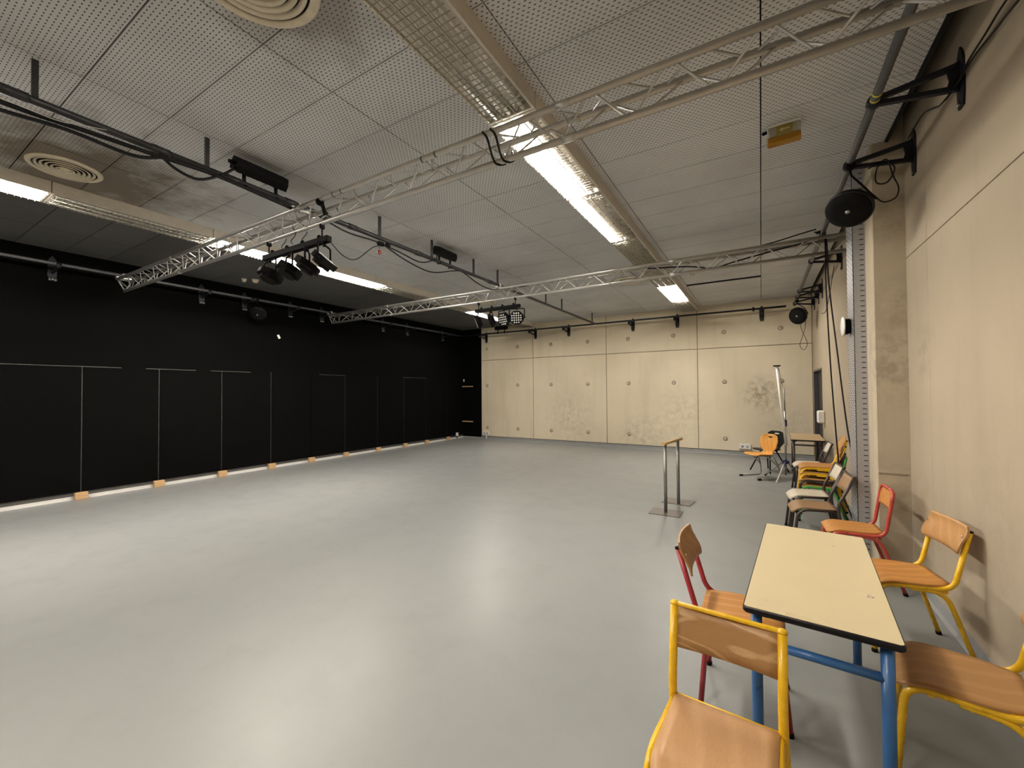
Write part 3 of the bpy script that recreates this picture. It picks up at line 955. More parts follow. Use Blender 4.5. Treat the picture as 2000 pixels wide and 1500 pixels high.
lamp_bar(-4.78, -3.62, 2.56, 3.17, 'black lamp bar with four spotlights hung from the nearer truss', 3.345)
sp = [(-4.66, 1.15, 0.35, 'at the black wall end'), (-4.30, 1.05, 0.15, 'second from the black wall end'), (-3.98, 1.0, -0.25, 'third from the black wall end'), (-3.70, 0.85, -0.55, 'at the middle pipe end')]
for x, hd, pn, w in sp:
    spot(x, 2.56, 3.135, -hd, pn + PI * 0.85, 'flat black spotlight on the nearer truss bar, ' + w)
lamp_bar(-4.64, -3.66, 6.40, 3.18, 'black lamp bar with four spotlights hung from the farther truss', 3.345)
for x, hd, pn, w in ((-4.58, 0.35, -0.95, 'at the black wall end'), (-4.28, 0.35, -1.15, 'second from the black wall end'), (-4.00, 0.30, -0.25, 'third from the black wall end'), (-3.73, 0.18, 0.30, 'lenses turned to the camera')):
    spot(x, 6.40, 3.145, hd, pn, 'flat black spotlight on the farther truss bar, ' + w)


def dimmer(loc, rz, rx, L, label):
    t = thing('led_batten', label, 'stage light', loc, rz, 'black stage light boxes on the pipes')
    R = rotx(rx)
    b = MB().prism([(-0.075, -0.05), (0.075, -0.05), (0.085, 0.01), (0.055, 0.07), (-0.055, 0.07), (-0.085, 0.01)], -L / 2, L / 2, lambda u, v, h: R @ Vector((h, u, v)))
    part('body', b, 'black', t)
    for i in range(6):
        for s in (-1, 1):
            part('socket', MB().lathe([(0.010, 0), (0.020, 0), (0.020, 0.006), (0.010, 0.006)], R @ Vector((-L / 2 + L * (i + 0.5) / 6, 0.03 * s, -0.054)), 8, R, ring=True), 'black_gloss', t)
    part('end_plug', MB().tube([R @ Vector((-L / 2, 0, 0.01)), R @ Vector((-L / 2 - 0.05, 0, 0.01))], 0.018, 8), 'black', t)
    for s in (-0.32, 0.32):
        y = MB()
        y.box((s * L, 0, -0.09), (0.03, 0.012, 0.12)); y.box((s * L, 0, -0.155), (0.04, 0.07, 0.05), bev=0.008)
        part('pipe_hook', y, 'black', t)
    return t


dimmer((X_MP - 0.01, 2.16, ZP + 0.155), PI / 2, 0.55, 0.46, 'black multi-socket stage box on the middle pipe before the nearer truss')
dimmer((X_MP - 0.01, 4.88, ZP + 0.150), PI / 2, 0.35, 0.40, 'black multi-socket stage box on the middle pipe between the trusses')
dimmer((-7.35, Y_BP, ZP + 0.150), 0, 0.2, 0.42, 'black multi-socket stage box on the end wall pipe')

# cables along the middle pipe
cable('cable_bundle', 'thick black cable bundle sagging under the near end of the middle pipe',
      [(X_MP + 0.03, 0.05, 3.53), (X_MP + 0.02, 0.55, 3.50), (X_MP + 0.03, 1.0, 3.52), (X_MP + 0.05, 1.35, 3.53), (X_MP + 0.03, 1.75, 3.565), (X_MP + 0.04, 2.2, 3.54), (X_MP + 0.03, 2.5, 3.53)], 0.016)
cable('cable_bundle', 'second black cable looping below the near end of the middle pipe',
      [(X_MP + 0.04, 0.05, 3.50), (X_MP + 0.03, 0.45, 3.44), (X_MP + 0.03, 0.85, 3.475), (X_MP + 0.05, 1.20, 3.46), (X_MP + 0.03, 1.42, 3.56)], 0.013)
cable('cable_loop', 'black cable swag between the hanger bar and the nearer stage box',
      [(X_MP + 0.03, 1.36, 3.56), (X_MP + 0.03, 1.47, 3.49), (X_MP + 0.03, 1.62, 3.47), (X_MP + 0.03, 1.76, 3.55), (X_MP + 0.02, 1.88, 3.66), (X_MP + 0.0, 1.96, 3.76)], 0.012)
cable('tie_string', 'thin white tie string along the cables of the middle pipe',
      [(X_MP + 0.05, 0.2, 3.53), (X_MP + 0.06, 0.75, 3.50), (X_MP + 0.06, 0.9, 3.53), (X_MP + 0.045, 1.05, 3.575)], 0.0025, 'string', 'string')
for i, pts in enumerate(([(X_MP + 0.03, 2.75, 3.56), (X_MP + 0.04, 3.1, 3.50), (X_MP + 0.04, 3.5, 3.52), (X_MP + 0.04, 3.9, 3.50), (X_MP + 0.04, 4.3, 3.47), (X_MP + 0.03, 4.62, 3.60), (X_MP, 4.70, 3.70)],
                         [(X_MP + 0.02, 3.6, 3.54), (X_MP + 0.05, 4.0, 3.42), (X_MP + 0.05, 4.5, 3.38), (X_MP + 0.03, 5.0, 3.52), (X_MP + 0.03, 5.2, 3.575)],
                         [(X_MP + 0.02, 5.3, 3.575), (X_MP + 0.04, 5.7, 3.47), (X_MP + 0.04, 6.1, 3.46), (X_MP + 0.05, 6.34, 3.53)])):
    cable('cable', ['black cable sagging from the nearer truss to the far stage box', 'lower black cable sagging below the far stage box', 'black cable sagging beside the far truss on the middle pipe'][i], pts, 0.009)
cable('lamp_cable', 'thin black cable from the near lamp bar to the middle pipe plug',
      [(-3.63, 2.58, 3.14), (-3.72, 2.8, 3.08), (-3.90, 3.1, 3.16), (-4.05, 3.45, 3.42), (-4.08, 3.60, 3.50)], 0.005)
t = thing('plug_cluster', 'black plug with a small red tag hanging from the middle pipe', 'plug', (-4.07, 3.60, 3.52), 0)
part('plug_body', MB().box((0, 0, 0), (0.05, 0.10, 0.05), bev=0.012), 'black', t)
part('plug_body', MB().box((0.02, 0.10, 0.01), (0.04, 0.07, 0.045), bev=0.012), 'black', t)
part('tag_string', MB().tube([(0, -0.02, -0.02), (0, -0.02, -0.09)], 0.003, 6), 'black', t)
part('red_tag', MB().lathe([(0, -0.028), (0.018, -0.02), (0.026, 0.0), (0.018, 0.02), (0, 0.028)], (0, -0.02, -0.115), 12), 'red_plastic', t)
for i, (xa, ya, za) in enumerate(((-4.42, 2.56, 3.345), (-4.18, 2.52, 3.345), (-4.08, 2.58, 3.36))):
    cable('safety_wire', 'thin safety wire from near truss to its lamp bar, ' + ('first', 'second', 'third')[i] + ' from the black wall',
          [(xa, ya, za + 0.05), (xa + 0.03, ya + 0.02, za - 0.03), (xa - 0.02, ya, za - 0.10), (xa + 0.01, ya, 3.205)], 0.004, group='safety wires of the near lamp bar')
cable('cable', 'black cable laid along the top of the far truss from the middle pipe',
      [(-4.05, 6.40, 3.56), (-3.8, 6.46, 3.545), (-3.4, 6.49, 3.535), (-2.9, 6.49, 3.54), (-2.75, 6.48, 3.56)], 0.010)
cable('cable', 'black cable tangled inside the far truss beside the concrete wall',
      [(-1.45, 6.43, 3.50), (-0.9, 6.42, 3.44), (-0.55, 6.44, 3.37), (-0.3, 6.40, 3.40), (0.1, 6.43, 3.47), (0.6, 6.46, 3.545)], 0.010)
for i, xk in enumerate((-1.70, -1.63)):
    cable('cable', ['black cable wound round the near truss below the lit light', 'second cable wound round the near truss below the lit light'][i],
          [(xk, 2.44, 3.53), (xk + 0.05, 2.43, 3.46), (xk + 0.04, 2.52, 3.36), (xk + 0.07, 2.54, 3.32), (xk + 0.10, 2.60, 3.35), (xk + 0.05, 2.66, 3.46)], 0.008)

t = thing('truss_clamp', 'black clamp hooked on the near truss beside the middle pipe', 'clamp', (-3.63, 2.463, 3.50))
part('jaw', MB().lathe([(0.0, -0.02), (0.034, -0.02), (0.034, 0.02), (0.0, 0.02)], (0, 0, 0), 12, roty(PI / 2)), 'black', t)
part('stem', MB().box((0.03, 0.02, -0.07), (0.03, 0.03, 0.12), roty(-0.4), 0.005), 'black', t)
part('wing_nut', MB().box((0.06, 0.02, -0.125), (0.06, 0.02, 0.02), None, 0.004), 'black', t)

# ------------------------------------------------------------------ round loudspeakers on the pipes
def disc_speaker(loc, face, r, label, arm):
    """round domed loudspeaker on a yoke; face = direction it points"""
    t = thing('round_loudspeaker', label, 'loudspeaker', loc, 0, 'round black loudspeakers')
    z = Vector(face).normalized()
    x = z.cross(Vector((0, 0, 1))).normalized()
    y = z.cross(x)
    R = Matrix((x, y, z)).transposed()
    part('shell', MB().lathe([(0.0, -0.115), (r * 0.45, -0.11), (r * 0.78, -0.075), (r * 0.97, -0.02), (r, 0.0), (r * 0.98, 0.014), (r * 0.93, 0.02)], n=36, rot=R), 'black_gloss', t)
    part('grille', MB().lathe([(r * 0.93, 0.012), (r * 0.92, 0.022), (r * 0.6, 0.038), (r * 0.3, 0.046), (0.0, 0.048)], n=36, rot=R), 'black', t)
    part('badge', MB().lathe([(0.0, 0.0), (r * 0.10, 0.0), (r * 0.10, 0.006), (0.0, 0.006)], R @ Vector((0, 0, 0.046)), 12, R), 'steel', t)
    a = Vector(arm)
    part('yoke', MB().tube(fillet([R @ Vector((-r * 1.03, 0, -0.03)), R @ Vector((-r * 0.7, -r * 0.75, -0.05)), a * 0.8, a], 0.05, 4), 0.008, 6), 'black', t)
    part('hook', MB().box(a, (0.06, 0.05, 0.07), None, 0.012), 'black', t)
    return t


disc_speaker((0.655, 4.42, 3.165), (-0.30, -0.62, -0.72), 0.168, 'round black loudspeaker hung from the wall pipe near the camera', (0.03, 0.10, 0.40))
disc_speaker((0.70, 10.75, 3.23), (-0.55, -0.80, -0.25), 0.185, 'round black loudspeaker at the far end of the concrete wall pipe', (-0.01, 0.05, 0.34))
disc_speaker((-8.95, 4.66, 3.30), (0.6, -0.5, -0.6), 0.16, 'round black loudspeaker hanging against the black wall', (-0.02, 0.0, 0.28))

# cables of the right wall
cable('cable', 'black twin cable curving down the concrete wall at the upper corner', [(1.09, 2.55, 3.42), (1.085, 2.93, 3.51), (1.085, 3.22, 3.55), (1.085, 3.42, 3.575), (1.08, 3.62, 3.56), (1.03, 3.72, 3.50), (1.06, 3.95, 3.60), (1.075, 4.25, 3.72), (1.06, 4.55, 3.70)], 0.006)
cable('cable', 'second black cable curving down the concrete wall beside its twin', [(1.09, 2.62, 3.53), (1.085, 3.02, 3.60), (1.085, 3.28, 3.60), (1.085, 3.48, 3.60), (1.085, 3.66, 3.57), (1.05, 3.73, 3.52)], 0.006)
cable('cable_loop', 'coiled black cable hanging under the bracket beside the concrete pillar',
      [(0.80, 4.50, 3.50), (0.90, 4.60, 3.58), (0.98, 4.58, 3.50), (0.93, 4.56, 3.38), (0.86, 4.57, 3.40), (0.87, 4.58, 3.52), (0.93, 4.58, 3.58), (0.97, 4.57, 3.42), (1.00, 4.57, 3.32), (0.98, 4.57, 3.24), (0.90, 4.56, 3.22), (0.83, 4.52, 3.28)], 0.0055)
cable('cable', 'long black cable hanging straight from the far truss to the floor', [(0.62, 6.38, 3.60), (0.70, 6.37, 3.55), (0.705, 6.36, 2.9), (0.73, 6.35, 2.0), (0.76, 6.33, 1.3), (0.79, 6.30, 0.7), (0.81, 6.26, 0.42)], 0.009)
cable('cable', 'long black cable slanting from the far truss to the cable tray foot', [(0.60, 6.38, 3.62), (0.71, 6.36, 3.55), (0.73, 6.34, 2.95), (0.80, 6.28, 2.0), (0.86, 6.2, 1.2), (0.92, 6.05, 0.55), (0.90, 5.85, 0.10), (0.84, 5.75, 0.02)], 0.009)
cable('cable', 'black cable sloping from the far truss to the pipe end', [(-0.25, 6.40, 3.53), (0.15, 6.40, 3.58), (0.45, 6.39, 3.63), (0.62, 6.38, 3.655)], 0.008)
cable('cable_loop', 'thin cable loop hanging below the far loudspeaker', [(0.74, 10.78, 3.10), (0.76, 10.8, 2.95), (0.82, 10.82, 2.78), (0.86, 10.82, 2.62), (0.80, 10.82, 2.50), (0.73, 10.82, 2.60), (0.78, 10.82, 2.80), (0.83, 10.82, 3.0), (0.86, 10.84, 3.35)], 0.0055)
cable('cable', 'thin cable dropping from a wall bracket past the far truss', [(0.96, 7.75, 3.5), (0.92, 7.78, 3.2), (0.86, 7.8, 2.85), (0.80, 7.8, 2.8)], 0.0045)
cable('floor_cable', 'black cable pile on the floor behind the brown chairs', [(0.80, 6.22, 0.40), (0.86, 6.0, 0.2), (0.88, 5.80, 0.02), (0.80, 5.72, 0.012), (0.66, 5.80, 0.012), (0.58, 5.95, 0.012), (0.70, 6.02, 0.012), (0.84, 5.92, 0.012)], 0.010)

# cable tray on the pier
t = thing('cable_tray', 'galvanised slotted cable tray running up the concrete pillar', 'cable tray', (0.885, 5.38, 0.0))
b = MB()
b.box((-0.046, -0.174, 1.94), (0.092, 0.004, 3.88))
b.box((-0.046, 0.174, 1.94), (0.092, 0.004, 3.88))
b.box((-0.090, 0.0, 1.94), (0.004, 0.348, 3.88))
part('body', b, 'tray', t)
part('edge_gap', MB().box((-0.0925, -0.168, 1.94), (0.003, 0.016, 3.88)), 'dark_gap', t)
part('lip', MB().box((-0.090, -0.150, 1.94), (0.010, 0.014, 3.88)), 'steel_light', t)
t = thing('access_point', 'white oval wall unit fixed to the slotted cable tray', 'wall unit', (0.793, 5.42, 2.30))
part('cover', MB().lathe([(0.0, 0.012), (0.05, 0.010), (0.095, 0.002), (0.105, -0.012), (0.0, -0.012)], (-0.065, 0, 0), 24, roty(-PI / 2)), 'white', t)
part('back_box', MB().box((-0.032, 0, -0.005), (0.055, 0.13, 0.15), None, 0.01), 'black', t)
t = tag(part('paper_dispenser', MB().box((XRF - 0.06, 10.02, 1.12), (0.12, 0.16, 0.24), None, 0.02), 'white'), 'white plastic dispenser on the wall beside the dark door', 'dispenser')


def sockets(x, w, h, z, n, label):
    t = thing('wall_socket', label, 'socket', (x, YB, z), 0, 'white socket boxes on the end wall')
    part('box', MB().box((0, -0.028, 0), (w, 0.055, h), None, 0.008), 'white', t)
    for k in range(n):
        xx = (k - (n - 1) / 2) * w / (n + 0.6)
        part('outlet', MB().lathe([(0.0, 0.0), (0.026, 0.0), (0.026, 0.004), (0.0, 0.004)], (xx, -0.056, 0), 14, rotx(PI / 2)), 'steel', t)
    return t


sockets(-0.37, 0.27, 0.13, 0.23, 2, 'white twin socket box low on the end wall beside the orange chair')
t = sockets(-8.235, 0.25, 0.14, 0.20, 2, 'white twin socket box low on the end wall by the black corner')
part('conduit', MB().tube([(0, -0.03, -0.07), (0, -0.03, -0.19)], 0.025, 8), 'white', t)
t = thing('wall_socket', 'small white socket at the foot of the black corner', 'socket', (-9.235, 11.60, 0.15))
part('box', MB().box((0.0, 0, 0.0), (0.06, 0.09, 0.12), None, 0.01), 'white', t)
part('conduit', MB().tube([(0, 0, -0.06), (0, 0, -0.14)], 0.014, 8), 'black', t)
tag(part('paper_scrap', MB().box((XL + 0.004, 5.30, 2.92), (0.004, 0.05, 0.09), rotx(0.5)), 'white'), 'tiny white paper scrap stuck high on the black wall', 'paper')
tag(part('paper_scrap', MB().box((-9.22, YB - 0.014, 2.06), (0.05, 0.004, 0.09)), 'white'), 'tiny white paper scrap above the corner ledge', 'paper')

# ------------------------------------------------------------------ ballet barre
t = thing('ballet_barre', 'short freestanding ballet barre with wooden rail and two steel plate feet', 'ballet barre', (-1.09, 6.15, 0))
p1, p2 = Vector((-0.037, -0.26, 0)), Vector((0.04, 0.27, 0))
d = (p2 - p1).normalized()
ang = math.atan2(-d.x, d.y)
part('foot_plate', MB().box((-0.037, -0.245, 0.005), (0.39, 0.32, 0.010), rotz(0.0)), 'steel_plate', t)
part('foot_plate', MB().box((0.012, 0.405, 0.005), (0.40, 0.31, 0.010), rotz(-0.12)), 'steel_plate', t)
for p in (p1, p2):
    part('post', MB().tube([p + Vector((0, 0, 0.01)), p + Vector((0, 0, 0.915))], 0.022, 14), 'steel', t)
part('rail', MB().tube([p1 - d * 0.055 + Vector((0, 0, 0.935)), p2 + d * 0.17 + Vector((0, 0, 0.935))], 0.022, 14), 'bar_wood', t)

# ------------------------------------------------------------------ tables
def table(name, label, loc, rz, L, W, frame, top, leg_r=0.021, bars=(0.60,)):
    t = thing(name, label, 'table', loc, rz, None)
    h = 0.76
    rc = 0.014
    poly = []
    for sx, sy, a0 in ((1, -1, -PI / 2), (1, 1, 0), (-1, 1, PI / 2), (-1, -1, PI)):
        for k in range(5):
            a = a0 + k / 4 * PI / 2
            poly.append((sx * (W / 2 - rc) + rc * math.cos(a), sy * (L / 2 - rc) + rc * math.sin(a)))
    shr = lambda s: [(u * (W / 2 - s) / (W / 2), v * (L / 2 - s) / (L / 2)) for u, v in poly]
    part('top', MB().prism(shr(0.005), h - 0.020, h, lambda u, v, z: (u, v, z)), top, t)
    e = MB()
    prof = [(0.006, h - 0.0006), (0.0, h - 0.006), (0.0, h - 0.020), (0.006, h - 0.028)]
    rings = [[(u, v, z) for u, v in shr(s)] for s, z in prof]
    n = len(poly)
    e.add([p for r_ in rings for p in r_], [(i * n + k, i * n + (k + 1) % n, (i + 1) * n + (k + 1) % n, (i + 1) * n + k)[::-1] for i in range(3) for k in range(n)], True)
    e.add(rings[3], [tuple(range(n))[::-1]])
    part('edge_band', e, 'edge', t)
    ix, iy = W / 2 - 0.045, L / 2 - 0.06
    for sx in (-1, 1):
        for sy in (-1, 1):
            lg = part('leg', MB().tube([(sx * ix, sy * iy, 0.012), (sx * ix, sy * iy, h - 0.028)], leg_r, 14), frame, t)
            part('foot_cap', MB().tube([(sx * ix, sy * iy, 0.0), (sx * ix, sy * iy, 0.02)], leg_r + 0.002, 14), 'black', lg)
    for z in bars:
        for sy in (-1, 1):
            part('end_rail', MB().tube([(-ix, sy * iy, z), (ix, sy * iy, z)], leg_r * 0.82, 12), frame, t)
    for sx in (-1, 1):
        part('side_rail', MB().box((sx * ix, 0, h - 0.05), (0.022, 2 * iy, 0.036)), frame, t)
    part('clip', MB().box((-ix + 0.03, -iy - 0.02, h - 0.034), (0.03, 0.02, 0.016), None, 0.004), 'black', t)
    return t


tb = table('school_table', 'long narrow cream topped table with blue tube legs and black edge', (0.218, 2.6125, 0), math.radians(-4.2), 1.30, 0.503, 'blue', 'laminate')
g = MB()
for k in range(9):
    a = random.uniform(0, PI)
    ln = random.uniform(0.008, 0.02)
    cx, cy = 0.195 + random.uniform(-0.012, 0.012), -0.255 + random.uniform(-0.02, 0.02)
    g.box((cx, cy, 0.7602), (ln, 0.0016, 0.0004), rotz(a))
o = part('pen_scribble', g, 'scribble', tb)
o['kind'] = 'stuff'
table('school_table', 'brown framed table with wood grain top below the dark door', (0.715, 9.62, 0), math.radians(-2), 1.30, 0.50, 'brown', 'desk_wood', 0.02, (0.66,))


# ------------------------------------------------------------------ school chairs
def seat_plate(w, d, front_drop=0.035, rear_round=0.5, dip=0.006):
    def fn(u, v):
        y = -d / 2 + d * v                     # v=0 front
        q = (u - 0.5) * 2
        e = 1.0
        if v > 0.62: e = math.sqrt(max(0.0, 1 - ((v - 0.62) / 0.38) ** 2 * rear_round))
        elif v < 0.15: e = 1 - 0.10 * ((0.15 - v) / 0.15) ** 2
        x = q * w / 2 * e
        z = -dip * (1 - q * q) * math.sin(PI * v)
        if v < 0.30: z -= front_drop * ((0.30 - v) / 0.30) ** 2
        if v > 0.85: z += 0.006 * ((v - 0.85) / 0.15)
        return (x, y, z)
    return fn


def chair_cap(label, loc, rz, paint, seatm, backm, splay=0.12, lean=0.10, w=0.36, bz=0.0, loop=False, group=None, tr=0.0142, dz=0.0):
    """tube chair: post, seat rail and front leg are one bent tube; bent rear leg welded below the rail"""
    t = thing('school_chair', label, 'chair', (loc[0], loc[1], dz), rz, group)
    sx0 = w / 2
    zt = 0.80 + bz
    y_r, y_f = 0.175, -0.175
    for s in (-1, 1):
        a = [(s * sx0, y_r + lean, zt), (s * sx0, y_r + 0.005, 0.440), (s * sx0, y_f, 0.435), (s * (sx0 + 0.005), y_f - 0.035, 0.012)]
        if not loop:
            sd = part('side_frame', MB().tube(fillet(a, 0.075, 7), tr, 12), paint, t)
            part('tube_cap', MB().tube([Vector(a[0]) + Vector((0, -0.0008, -0.004)), Vector(a[0]) + Vector((0, 0.0012, 0.006))], tr + 0.001, 12), 'black', sd)
        b = [(s * (sx0 - 0.004), -0.02, 0.424), (s * (sx0 - 0.002), y_r - 0.03, 0.420), (s * (sx0 + 0.012), y_r + splay, 0.012)]
        rl = part('rear_leg', MB().tube(fillet(b, 0.085, 7), tr * 0.95, 12), paint, t)
        part('foot_cap', MB().tube([(s * (sx0 + 0.012), y_r + splay + 0.001, 0.0), (s * (sx0 + 0.012), y_r + splay - 0.004, 0.022)], tr + 0.002, 10), 'black', rl)
        part('foot_cap', MB().tube([(s * (sx0 + 0.005), y_f - 0.0355, 0.0), (s * (sx0 + 0.005), y_f - 0.034, 0.022)], tr + 0.002, 10), 'black', rl)
    if loop:
        k = [(-(sx0 + 0.005), y_f - 0.035, 0.012), (-sx0, y_f, 0.435), (-sx0, y_r + 0.005, 0.440), (-sx0, y_r + lean, zt + 0.02), (sx0, y_r + lean, zt + 0.02), (sx0, y_r + 0.005, 0.440), (sx0, y_f, 0.435), (sx0 + 0.005, y_f - 0.035, 0.012)]
        part('loop_frame', MB().tube(fillet(k, 0.075, 7), tr, 12), paint, t)
    part('cross_bar', MB().tube([(-sx0, -0.10, 0.424), (sx0, -0.10, 0.424)], tr * 0.85, 10), paint, t)
    part('cross_bar', MB().tube([(-sx0, y_r - 0.03, 0.424), (sx0, y_r - 0.03, 0.424)], tr * 0.85, 10), paint, t)
    fn = seat_plate(w + 0.028 if not loop else w + 0.005, 0.385)
    part('seat', MB().sheet(fn, 12, 14, 0.010), seatm, t, (0, -0.010, 0.457))
    zb0, zb1 = (zt - 0.135, zt + 0.032) if not loop else (zt - 0.135, zt + 0.012)
    bw = w + 0.035 if not loop else w - 0.022
    off = -0.020 if not loop else 0.0
    def bk(u, v):
        q = (u - 0.5) * 2
        z = zb0 + (zb1 - zb0) * v
        ee = 1 - 0.06 * abs(2 * v - 1) ** 6
        yb_ = y_r + lean * (z - 0.44) / (zt - 0.44) + off
        yb_ += 0.020 * (1 - q * q) * (1 if not loop else 0.4) + (0.010 * math.sin((v - 0.5) * 5.0) if not loop else 0)
        return (q * bw / 2 * ee, yb_ - (0.004 if not loop else 0), z)
    part('backrest', MB().sheet(bk, 12, 8, 0.010), backm, t)
    if not loop:
        for s in (-1, 1):
            for zz in (zt - 0.03, zt - 0.10):
                part('screw', MB().lathe([(0, 0), (0.006, 0), (0.005, 0.003), (0, 0.003)], (s * sx0, y_r + lean * (zz - 0.44) / (zt - 0.44) - 0.030, zz), 8, rotx(PI / 2)), 'steel_light', t)
    return t


def chair_rail(label, loc, rz, paint, seatm, backm, lean=0.02, w=0.36, group=None, tr=0.0145, dz=0.0, kink=0.012, rear=0.05):
    """tube chair: post runs down into the rear leg, seat rail bends into the front leg, flat bar across the top"""
    t = thing('school_chair', label, 'chair', (loc[0], loc[1], dz), rz, group)
    sx0 = w / 2
    zt, y_r, y_f = 0.80, 0.175, -0.175
    for s in (-1, 1):
        a = [(s * sx0, y_r + lean, zt), (s * sx0, y_r - kink, 0.52), (s * (sx0 + 0.002), y_r, 0.42), (s * (sx0 + 0.016), y_r + rear, 0.012)]
        p_ = part('post', MB().tube(fillet(a, 0.06, 5), tr * 1.08, 12), paint, t)
        part('foot_cap', MB().tube([(s * (sx0 + 0.016), y_r + rear, 0.0), (s * (sx0 + 0.0155), y_r + rear - 0.002, 0.022)], tr + 0.003, 10), 'black', p_)
        b = [(s * (sx0 - 0.008), y_r, 0.452), (s * (sx0 + 0.004), y_f + 0.02, 0.440), (s * (sx0 + 0.008), y_f - 0.03, 0.012)]
        f_ = part('seat_rail', MB().tube(fillet(b, 0.095, 8), tr * 0.95, 12), paint, t)
        part('foot_cap', MB().tube([(s * (sx0 + 0.008), y_f - 0.03, 0.0), (s * (sx0 + 0.008), y_f - 0.028, 0.022)], tr + 0.002, 10), 'black', f_)
    part('top_bar', MB().box((0, y_r + lean, zt - 0.002), (w, 0.020, 0.012), None, 0.003), paint, t)
    for s in (-1, 1):
        part('top_cap', MB().lathe([(0, 0), (tr + 0.0025, 0), (tr + 0.0025, 0.008), (tr * 0.6, 0.013), (0, 0.014)], (s * sx0, y_r + lean, zt - 0.006), 14), paint, t)
    part('rear_bar', MB().tube([(-sx0, y_r - 0.004, 0.458), (sx0, y_r - 0.004, 0.458)], tr * 0.72, 10), paint, t)
    part('front_bar', MB().tube([(-sx0, y_f + 0.02, 0.385), (sx0, y_f + 0.02, 0.385)], tr * 0.72, 10), paint, t)
    fn = seat_plate(w - 0.016, 0.37, 0.062, 0.0, 0.010)
    part('seat', MB().sheet(fn, 10, 14, 0.010), seatm, t, (0, -0.020, 0.459))
    def bk(u, v):
        q = (u - 0.5) * 2
        z = 0.640 + 0.148 * v
        return (q * (w / 2 - 0.012), y_r + lean + (z - zt) * (lean + kink) / 0.28 + 0.012 * (1 - q * q), z)
    part('backrest', MB().sheet(bk, 10, 4, 0.010), backm, t)
    return t


chair_rail('yellow framed chair facing the camera before the cream table, wavy grain backrest', (-0.145, 1.565, 0), math.radians(-4), 'yellow', 'wood_seat', 'wood_back', lean=0.035, w=0.365)
chair_cap('crimson framed chair tucked under the open floor side of the cream table', (-0.115, 2.585, 0), math.radians(90), 'red', 'wood_orange', 'wood_mid', splay=0.005, lean=0.11, w=0.365)
chair_cap('yellow framed chair against the concrete wall beside the cream table', (0.765, 3.66, 0), math.radians(-80), 'yellow', 'wood_orange', 'wood_mid', splay=0.10, lean=0.085, w=0.36)
chair_cap('yellow framed chair cut by the picture edge at the cream table corner', (0.70, 2.47, 0), math.radians(-101), 'yellow', 'wood_mid', 'wood_mid', splay=0.10, lean=0.085, w=0.36)
chair_cap('orange red chair with looped back standing before the concrete pillar', (0.665, 4.645, 0), math.radians(-88), 'red2', 'wood_orange', 'wood_orange', splay=0.12, lean=0.065, w=0.335, loop=True)

chair_rail('brown framed chair with dull wood seat, nearest of the brown chairs', (0.445, 5.31, 0), math.radians(-86), 'brown', 'wood_dull', 'wood_dull', lean=0.13, w=0.37, kink=0.0, rear=0.10)
chair_rail('brown framed chair with off white seat before the stacked chairs', (0.455, 5.90, 0), math.radians(-86), 'brown', 'laminate_seat', 'laminate_seat', lean=0.12, w=0.37, kink=0.0, rear=0.10)
chair_cap('green framed looped chair at the bottom of the stack', (0.615, 6.52, 0), math.radians(-96), 'green', 'wood_pale', 'wood_pale', splay=0.10, lean=0.09, w=0.34, loop=True, group='stacked chairs')
chair_cap('chair with pale seat second from the bottom of the stack', (0.60, 6.55, 0), math.radians(-94), 'brown', 'wood_pale', 'wood_pale', splay=0.10, lean=0.09, w=0.36, group='stacked chairs', dz=0.078)
chair_cap('yellow framed chair third from the bottom of the stack', (0.605, 6.58, 0), math.radians(-92), 'yellow', 'wood_pale', 'wood_pale', splay=0.09, lean=0.09, w=0.36, group='stacked chairs', dz=0.156)
chair_cap('topmost chair of the stack with orange backrest', (0.61, 6.60, 0), math.radians(-91), 'yellow', 'wood_orange', 'wood_pale', splay=0.09, lean=0.10, w=0.36, group='stacked chairs', dz=0.225)
chair_rail('brown framed chair with off white seat and back beside the far table', (0.64, 8.30, 0), math.radians(-88), 'brown', 'laminate_seat', 'laminate_seat', lean=0.12, w=0.36, kink=0.0, rear=0.08)


